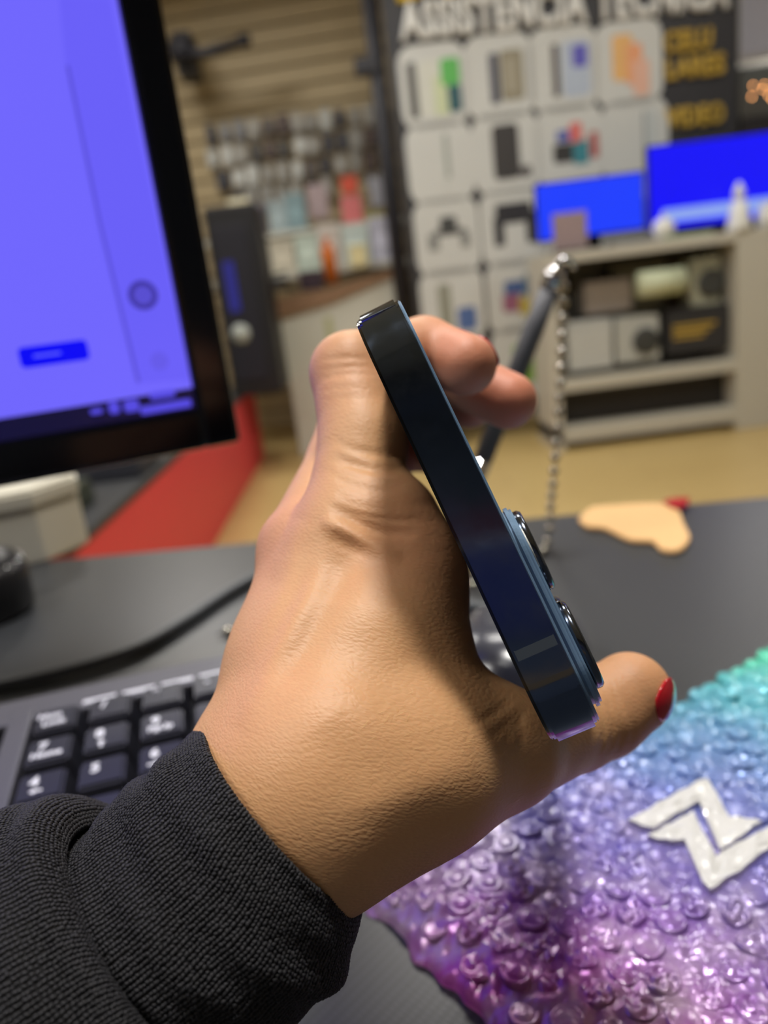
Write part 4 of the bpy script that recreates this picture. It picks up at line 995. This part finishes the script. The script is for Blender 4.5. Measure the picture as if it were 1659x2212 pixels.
def fold(pts, wid, hgt, taper=True):
    """a fold or crease along a line on the skin: width px, height mm"""
    global disp
    P = np.array(spline(pts, 6)); d2 = np.full(len(Vh), 1e9); tt = np.zeros(len(Vh))
    m = (pxv > P[:, 0].min() - 4 * wid) & (pxv < P[:, 0].max() + 4 * wid) & (pyv > P[:, 1].min() - 4 * wid) & (pyv < P[:, 1].max() + 4 * wid)
    ix = np.nonzero(m)[0]
    if len(ix) == 0: return
    X, Y = pxv[ix], pyv[ix]; dd = np.full(len(ix), 1e9); tq = np.zeros(len(ix))
    for i in range(len(P) - 1):
        e = P[i + 1] - P[i]; t = np.clip(((X - P[i, 0]) * e[0] + (Y - P[i, 1]) * e[1]) / max(e @ e, 1e-6), 0, 1)
        q = (X - P[i, 0] - t * e[0]) ** 2 + (Y - P[i, 1] - t * e[1]) ** 2; k = q < dd; dd[k] = q[k]; tq[k] = (i + t[k]) / (len(P) - 1)
    w = np.exp(-dd / (2 * wid * wid)) * hgt
    if taper: w *= np.clip(np.sin(np.pi * np.clip(tq, 0, 1)), 0, 1) ** .9
    disp[ix] += w
fold([(706, 1215), (650, 1325), (585, 1450), (515, 1575)], 19, 0.85)             # extensor tendon
fold([(752, 1200), (716, 1280), (660, 1385), (600, 1490)], 25, -0.7); fold([(758, 1200), (742, 1240), (715, 1300)], 24, -0.5)            # hollow beside it
fold([(690, 1120), (738, 1143), (800, 1180), (870, 1205)], 13, 1.25)              # skin fold at the knuckle
fold([(720, 1150), (745, 1168), (790, 1205)], 16, -0.2)
fold([(712, 1096), (760, 1118), (830, 1150), (900, 1160)], 8, -0.55)
fold([(640, 1120), (630, 1180), (600, 1260)], 24, 0.5)                           # second knuckle ridge
fold([(672, 1150), (655, 1230), (620, 1320), (570, 1430)], 16, -0.45)
rr2 = random.Random(3)
for y0 in range(950, 1120, 10):                                                  # creases across the first finger joint
    j = rr2.uniform(-8, 8)
    fold([(700 + rr2.uniform(0, 25), y0 + j), (755, y0 + 18 + j), (830, y0 + 34 + j), (870 + rr2.uniform(0, 80), y0 + 40 + rr2.uniform(-10, 10))], rr2.uniform(5.5, 8), -rr2.uniform(.18, .36))
for y0 in (770, 792, 812, 836, 858):
    fold([(684, y0 + 10), (740, y0 + rr2.uniform(-8, 10)), (810, y0 + rr2.uniform(-12, 16))], 5, -rr2.uniform(.08, .2))
for k in range(10):
    x0, y0 = rr2.uniform(820, 940), rr2.uniform(1080, 1250)
    fold([(x0 - 60, y0 - 18), (x0, y0), (x0 + 60, y0 + 4)], 7, -rr2.uniform(.03, .09))
for (q) in ([(1050, 1600), (1090, 1570), (1125, 1530)], [(1085, 1610), (1120, 1560), (1138, 1520)], [(1120, 1540), (1128, 1580), (1120, 1630)], [(1000, 1570), (1060, 1545), (1110, 1510)]): fold(q, 7, -.16)
for x0, h_ in ((1312, .28), (1330, .34), (1352, .22), (1292, .2)): fold([(x0 - 12, 1470), (x0 + 8, 1540), (x0 + 14, 1590), (x0 - 4, 1640)], 5.5, -h_)
fold([(1320, 1520), (1345, 1560), (1350, 1600)], 16, .25)
fold([(700, 1560), (760, 1640), (780, 1740)], 40, -0.5); fold([(780, 1760), (900, 1700), (1040, 1640)], 36, .5)   # thumb tendon
for k in range(0):                                                              # fine wrist lines
    t_ = k / 25; cx_, cy_ = 560 + 330 * t_, 1640 + 180 * t_ + rr2.uniform(-30, 30)
    fold([(cx_ - 40, cy_ + 50), (cx_, cy_), (cx_ + 34, cy_ - 52)], 4.5, -rr2.uniform(.04, .1))
Vh = Vh + Nh * (disp * fr)[:, None]
acc = np.zeros_like(Vh); cnt = np.zeros(len(Vh))
for i in range(4):
    for k_ in (1, 3):
        np.add.at(acc, Fh[:, i], Vh[Fh[:, (i + k_) % 4]]); np.add.at(cnt, Fh[:, i], 1)
Vh = .6 * Vh + .4 * acc / cnt[:, None]
wrist = cam_mm(Q(430, 1900, 120))
person = empty('person', tuple(wrist)); tag(person, 'left hand with red nails in a black knit sleeve gripping the phone', 'person')
Vw = cam_mm(Vh) - wrist
me = bpy.data.meshes.new('hand')
me.vertices.add(len(Vw)); me.vertices.foreach_set('co', Vw.astype(np.float32).ravel())
Fh_ = Fh
_f = np.cross(Vw[Fh_[:, 2]] - Vw[Fh_[:, 0]], Vw[Fh_[:, 3]] - Vw[Fh_[:, 1]]); _n = c2v
if np.mean(np.sum(_f * (Nh[Fh_[:, 0]] @ np.array([RGT, UPV, FWD])), 1)) < 0: Fh_ = Fh_[:, ::-1]
me.loops.add(len(Fh_) * 4); me.loops.foreach_set('vertex_index', np.ascontiguousarray(Fh_).astype(np.int32).ravel())
me.polygons.add(len(Fh_)); me.polygons.foreach_set('loop_start', np.arange(0, len(Fh_) * 4, 4, dtype=np.int32)); me.polygons.foreach_set('loop_total', np.full(len(Fh_), 4, dtype=np.int32))
me.polygons.foreach_set('use_smooth', np.ones(len(Fh_), dtype=bool)); me.update(); me.validate()
# blood-flushed skin: fingertips and knuckles are redder than the back of the hand
red = np.zeros(len(Vh))
for n_, rad, amt in ((FING['index'][-1], 20, .9), (FING['index'][-2], 14, .45), (FING['middle'][-1], 22, 1.0), (FING['middle'][-2], 14, .7), (FING['ring'][-1], 20, 1.0), (FING['thumb'][-1], 14, .35), ((640, 1170, 156), 16, .25), ((760, 800, 164), 14, .25), ((890, 1180, 145), 16, .3), ((560, 1500, 120), 16, .12)):
    red = np.maximum(red, amt * np.exp(-np.sum((Vh - Q(*n_[:3])) ** 2, 1) / (2 * (rad * .6) ** 2)))
at_ = me.attributes.new('flush', 'FLOAT', 'POINT'); at_.data.foreach_set('value', red.astype(np.float32))
def skin():
    k = NT('skin'); co = k.obj()
    fl = k.n('ShaderNodeAttribute', attribute_name='flush').outputs['Fac']
    mott = k.noise(co, 70.0, 4.0, .6)
    c = k.mix(mott, (*srgb(204, 154, 108), 1), (*srgb(216, 168, 120), 1))
    c = k.mix(k.math('MULTIPLY', fl, .85), c, (*srgb(214, 128, 108), 1))
    fr_ = k.noise(co, 900.0, 2.0); c = k.mix(k.math('MULTIPLY', fr_, .14), c, (*srgb(170, 112, 78), 1))
    # skin lines: fine cells drawn out across the hand
    def axis(v, f):
        d = k.n('ShaderNodeVectorMath', operation='DOT_PRODUCT'); k.set(d, 0, co); k.set(d, 1, tuple(float(x) * f for x in v)); return d.outputs['Value']
    al = RGT * .96 - UPV * .28; pe = RGT * .28 + UPV * .96
    cb = k.n('ShaderNodeCombineXYZ'); k.set(cb, 0, axis(al, 1050.0)); k.set(cb, 1, axis(pe, 2500.0)); k.set(cb, 2, axis(FWD, 1050.0))
    wv = k.n('ShaderNodeVectorMath', operation='ADD'); wn = k.n('ShaderNodeVectorMath', operation='SCALE'); k.set(wn, 0, k.noise(co, 260.0, 2.0, out='Color')); wn.inputs['Scale'].default_value = 2.4
    k.set(wv, 0, cb.outputs[0]); k.set(wv, 1, wn.outputs[0])
    v1 = k.n('ShaderNodeTexVoronoi', {'Vector': wv.outputs[0], 'Scale': 1.0, 'Smoothness': .35}, feature='SMOOTH_F1').outputs['Distance']
    v2 = k.n('ShaderNodeTexVoronoi', {'Vector': wv.outputs[0], 'Scale': .42}, feature='DISTANCE_TO_EDGE').outputs['Distance']
    h = k.math('SUBTRACT', k.math('MULTIPLY', k.math('MINIMUM', v2, .18), .5), v1)
    h = k.math('ADD', h, k.math('MULTIPLY', k.noise(co, 900.0, 3.0), .15))
    k.P(Base_Color=c, Roughness=.5, Normal=k.bump(h, .42, .00016))
    k.set(k.b, 'Subsurface Weight', .22); k.set(k.b, 'Subsurface Scale', .0022); k.set(k.b, 'Subsurface Radius', (1.0, .35, .18)); k.set(k.b, 'Specular IOR Level', .45)
    return k.m
hand_o = link('hand', me, skin(), person)
# red nails: shells on the finger ends
def nail(name, node, dirc, alongc, ha, hb, lift, m):
    c = Q(*node[:3]); r = node[3] + lift
    n = np.array(dirc, float); n /= np.linalg.norm(n); t = np.array(alongc, float); t -= n * (t @ n); t /= np.linalg.norm(t); w = np.cross(n, t)
    V, Fc = [], []; K = 14
    for lay in (0.0, -.55):
        for j in range(K + 1):
            for i in range(K + 1):
                x, y = -1 + 2 * i / K, -1 + 2 * j / K
                sx_ = x * math.sqrt(max(0, 1 - .42 * y * y)); sy_ = y * math.sqrt(max(0, 1 - .42 * x * x))
                a, b2 = sx_ * ha, sy_ * hb
                q = n * math.cos(a) * math.cos(b2) + t * math.sin(b2) + w * math.sin(a) * math.cos(b2)
                V.append(c + q * (r + lay + (.35 * max(0, y) ** 2)))
    S = (K + 1) ** 2
    for j in range(K):
        for i in range(K):
            p = j * (K + 1) + i; Fc.append((p, p + 1, p + K + 2, p + K + 1)); Fc.append((S + p + K + 1, S + p + K + 2, S + p + 1, S + p))
    rg = [i for i in range(K + 1)] + [j * (K + 1) + K for j in range(1, K + 1)] + [K * (K + 1) + i for i in range(K - 1, -1, -1)] + [j * (K + 1) for j in range(K - 1, 0, -1)]
    for p, q in zip(rg, rg[1:] + rg[:1]): Fc.append((p, S + p, S + q, q))
    o = mesh(name, cam_mm(np.array(V)) - wrist, Fc, m, person, smooth=True); o['label'] = 'glossy red fingernail'
    bm = bmesh.new(); bm.from_mesh(o.data); bmesh.ops.recalc_face_normals(bm, faces=bm.faces); bm.to_mesh(o.data); bm.free(); return o
NAIL = mat('nail_polish', srgb(196, 10, 34), 0.10, var=0.03, coat=0.7)
nail('fingernail', FING['thumb'][-1], (.74, .0, -.70), (.6, .5, .6), .46, .52, .3, NAIL)
nail('fingernail', FING['index'][-1], (.72, .52, .22), (.6, -.75, .1), .5, .62, .3, NAIL)
nail('fingernail', FING['middle'][-1], (.55, .55, .62), (.7, -.5, .1), .55, .6, .3, NAIL)

# ------------------------------------------------------------------ knit cuff and sleeve
def knit(name, lo, hi, spec):
    k = NT(name); co = k.obj()
    c = k.mix(k.noise(co, 900.0, 3.0), (*lo, 1), (*hi, 1))
    k.P(Base_Color=c, Roughness=.62, Normal=k.bump(k.noise(co, 9000.0, 2.0), .5, .0001)); k.set(k.b, 'Specular IOR Level', spec); k.set(k.b, 'Sheen Weight', .04)
    return k.m
STITCH = knit('knit_yarn', srgb(16, 16, 20), srgb(30, 30, 37), .45)
KNIT = knit('knit_ground', srgb(10, 10, 13), srgb(16, 16, 20), .2)
def sleeve_part(name, rings, tilt, depthf, seedv, seg=110):
    R_ = np.array(rings, float); t = np.linspace(0, len(R_) - 1, (len(R_) - 1) * 8 + 1)
    def interp(col):
        return np.array([p[0] for p in spline([[v] for v in R_[:, col]], 8)])
    S, C_, RR = interp(0), interp(1), interp(2)
    V, UV = [], []; vlen = 0.0; prev = None
    for s, c, r in zip(S, C_, RR):
        for i in range(seg):
            th = 2 * math.pi * i / seg; cu, su = math.cos(th), math.sin(th)
            se = s + tilt * cu
            D = 130 - .016 * se
            px_, py_ = 605 - .72 * se + .69 * c, 1757 + .69 * se + .72 * c
            ctr = Q(px_, py_, D).astype(float)
            ax = np.array([-.72, -.69, -.20]); ax /= np.linalg.norm(ax); u = np.array([.69, -.72, 0]); u -= ax * (u @ ax); u /= np.linalg.norm(u); w = np.cross(ax, u)
            rad = r * D / F_PX * (1 + .018 * math.sin(3 * th + s * .02 + seedv) + .012 * math.sin(5 * th - s * .035 + seedv) + .010 * math.sin(s * .07 + 2 * th))
            V.append(ctr + rad * (cu * u + depthf * su * w))
        UV.append(s)
    V = np.array(V); nR = len(S); Fc = []
    for j in range(nR - 1):
        for i in range(seg):
            q = (i + 1) % seg; Fc.append((j * seg + i, j * seg + q, (j + 1) * seg + q, (j + 1) * seg + i))
    o = mesh(name, cam_mm(V) - wrist, Fc, KNIT, person, smooth=True)
    bm = bmesh.new(); bm.from_mesh(o.data); bmesh.ops.recalc_face_normals(bm, faces=bm.faces); bm.to_mesh(o.data); bm.free()
    return o, V
cuff_o, Vc = sleeve_part('cuff', [(60, 0, 226), (20, 0, 232), (2, 0, 240), (-4, 0, 247), (2, 1, 254), (16, 4, 259), (60, 14, 273), (119, 29, 288), (200, 29, 291), (270, 28, 292), (340, 22, 288), (430, 16, 284), (560, 10, 282)], 6, 1.22, 1.0)
slv_o, Vs = sleeve_part('sleeve', [(440, 14, 286), (385, 17, 287), (366, 16, 289), (356, 12, 293), (350, 2, 308), (352, -8, 326), (372, -20, 347), (425, -30, 362), (500, -42, 380), (600, -48, 396), (760, -50, 410), (1000, -50, 420)], 24, 1.2, 2.4)
cuff_o['label'] = 'black knit cuff'; slv_o['label'] = 'black knit sleeve'
def stitches(parent, V, row0, row1, pc=.74, pr=.56):
    """yarn loops of the knit, laid in tilted pairs over the cloth"""
    seg = 110; G = V.reshape(-1, seg, 3)[row0:row1]; nR = len(G)
    mid = G.mean(1)
    circ = np.linalg.norm(np.diff(np.concatenate([G, G[:, :1]], 1), axis=1), axis=2).sum(1).mean()
    along = np.concatenate([[0], np.cumsum(np.linalg.norm(np.diff(G, axis=0), axis=2).mean(1))])
    nc, nr = int(circ / pc), int(along[-1] / pr)
    ii, jj = np.meshgrid(np.arange(nc), np.arange(nr), indexing='ij'); ii = ii.ravel(); jj = jj.ravel(); n = len(ii)
    u = (ii + RNG.normal(0, .07, n)) / nc * seg; w = np.clip(np.interp((jj + .5 * (ii % 2) * 0 + RNG.normal(0, .09, n)) * pr, along, np.arange(nR)), 0, nR - 1.001)
    i0 = np.floor(u).astype(int) % seg; i1 = (i0 + 1) % seg; fu = (u - np.floor(u))[:, None]; j0 = np.floor(w).astype(int); fw = (w - j0)[:, None]
    A = G[j0, i0] * (1 - fu) + G[j0, i1] * fu; B_ = G[j0 + 1, i0] * (1 - fu) + G[j0 + 1, i1] * fu
    P = A * (1 - fw) + B_ * fw; ta = B_ - A; ta /= np.linalg.norm(ta, axis=1, keepdims=True); tc = G[j0, i1] - G[j0, i0]; tc -= ta * np.sum(tc * ta, 1, keepdims=True); tc /= np.linalg.norm(tc, axis=1, keepdims=True)
    N = np.cross(tc, ta); sg = np.sign(np.sum(N * (P - mid[j0]), 1, keepdims=True)); N *= sg
    an = np.where(ii % 2 == 0, .5, -.5) + RNG.normal(0, .16, n); ca, sa = np.cos(an)[:, None], np.sin(an)[:, None]
    X = tc * ca - ta * sa; Y = tc * sa + ta * ca
    b = bmesh.new(); bmesh.ops.create_icosphere(b, subdivisions=1, radius=1.0); b.verts.ensure_lookup_table()
    sv = np.array([v.co[:] for v in b.verts]) * np.array([.31, .47, .26]); sf = np.array([[v.index for v in f.verts] for f in b.faces]); b.free()
    S = RNG.uniform(.85, 1.15, n)[:, None, None]; K = len(sv)
    VV = P[:, None] + S * (sv[None, :, 0:1] * X[:, None] + sv[None, :, 1:2] * Y[:, None] + (sv[None, :, 2:3] + .06) * N[:, None])
    FF = (sf[None] + (np.arange(n) * K)[:, None, None]).reshape(-1, 3); VV = (cam_mm(VV.reshape(-1, 3)) - wrist).astype(np.float32)
    me = bpy.data.meshes.new('stitches'); me.vertices.add(len(VV)); me.vertices.foreach_set('co', VV.ravel())
    me.loops.add(FF.size); me.loops.foreach_set('vertex_index', FF.astype(np.int32).ravel()); me.polygons.add(len(FF))
    me.polygons.foreach_set('loop_start', np.arange(0, FF.size, 3, dtype=np.int32)); me.polygons.foreach_set('loop_total', np.full(len(FF), 3, dtype=np.int32))
    me.polygons.foreach_set('use_smooth', np.ones(len(FF), dtype=bool)); me.update()
    o = link('stitches', me, STITCH, parent); o['kind'] = 'stuff'; return o
stitches(cuff_o, Vc, 8 * 3 - 2, 8 * 10 + 4); stitches(slv_o, Vs, 8 * 2, len(Vs) // 110 - 10)
# loose fibres standing off the knit
fv, ff = [], []
for Vx, cnt_ in ((Vc[8 * 110 * 3:], 2600), (Vs[8 * 110 * 2:], 2000)):
    cen_ = Vx.mean(0)
    for _ in range(cnt_):
        i = RNG.integers(len(Vx) - 120); p = Vx[i] + (Vx[i + 1] - Vx[i]) * RNG.random() + (Vx[min(i + 110, len(Vx) - 1)] - Vx[i]) * RNG.random()
        blk = Vx[(i // 110) * 110:(i // 110) * 110 + 110].mean(0)
        n = p - blk; n /= np.linalg.norm(n); dr = n * .55 + RNG.normal(size=3) * .6; dr /= np.linalg.norm(dr); side = np.cross(dr, RNG.normal(size=3)); side /= np.linalg.norm(side); L_ = RNG.uniform(.4, 1.2); w_ = .013
        bnd = RNG.normal(size=3) * .25 * L_; k_ = len(fv); mid = p + dr * L_ * .5 + bnd
        fv += [p - side * w_, p + side * w_, mid + side * w_, mid - side * w_, p + dr * L_]; ff += [(k_, k_ + 1, k_ + 2, k_ + 3), (k_ + 3, k_ + 2, k_ + 4)]
fz = mesh('fuzz', cam_mm(np.array(fv)) - wrist, ff, mat('knit_fibre', srgb(78, 80, 90), .5), person); fz['kind'] = 'stuff'
# a few fine golden hairs on the back of the hand and wrist
hv, hf = [], []; rr3 = random.Random(11)
zmap = {}
front = fr > .25
for _ in range(46):
    px_, py_ = rr3.choice(((900, 1640), (760, 1600), (1000, 1700), (870, 1760), (760, 1000), (620, 1500), (980, 1560)))
    px_ += rr3.uniform(-110, 110); py_ += rr3.uniform(-70, 70)
    dd = (pxv - px_) ** 2 + (pyv - py_) ** 2; dd[~front] = 1e9; i = int(np.argmin(dd + 3 * (Vh[:, 2] - Vh[:, 2].min())))
    if dd[i] > 200: continue
    p = Vh[i]; n = Nh[i]; tdir = np.array([rr3.uniform(.2, .8), rr3.uniform(.1, .6), 0]); tdir -= n * (tdir @ n); tdir /= np.linalg.norm(tdir); L_ = rr3.uniform(1.2, 2.6); side = np.cross(n, tdir) * .022
    k_ = len(hv); pts = [p, p + n * .35 + tdir * L_ * .5, p + n * .45 + tdir * L_]
    for q in pts[:2]: hv += [q - side, q + side]
    hv.append(pts[2]); hf += [(k_, k_ + 1, k_ + 3, k_ + 2), (k_ + 2, k_ + 3, k_ + 4)]
hr = mesh('fine_hair', cam_mm(np.array(hv)) - wrist, hf, mat('golden_hair', srgb(226, 188, 130), .35), person); hr['kind'] = 'stuff'
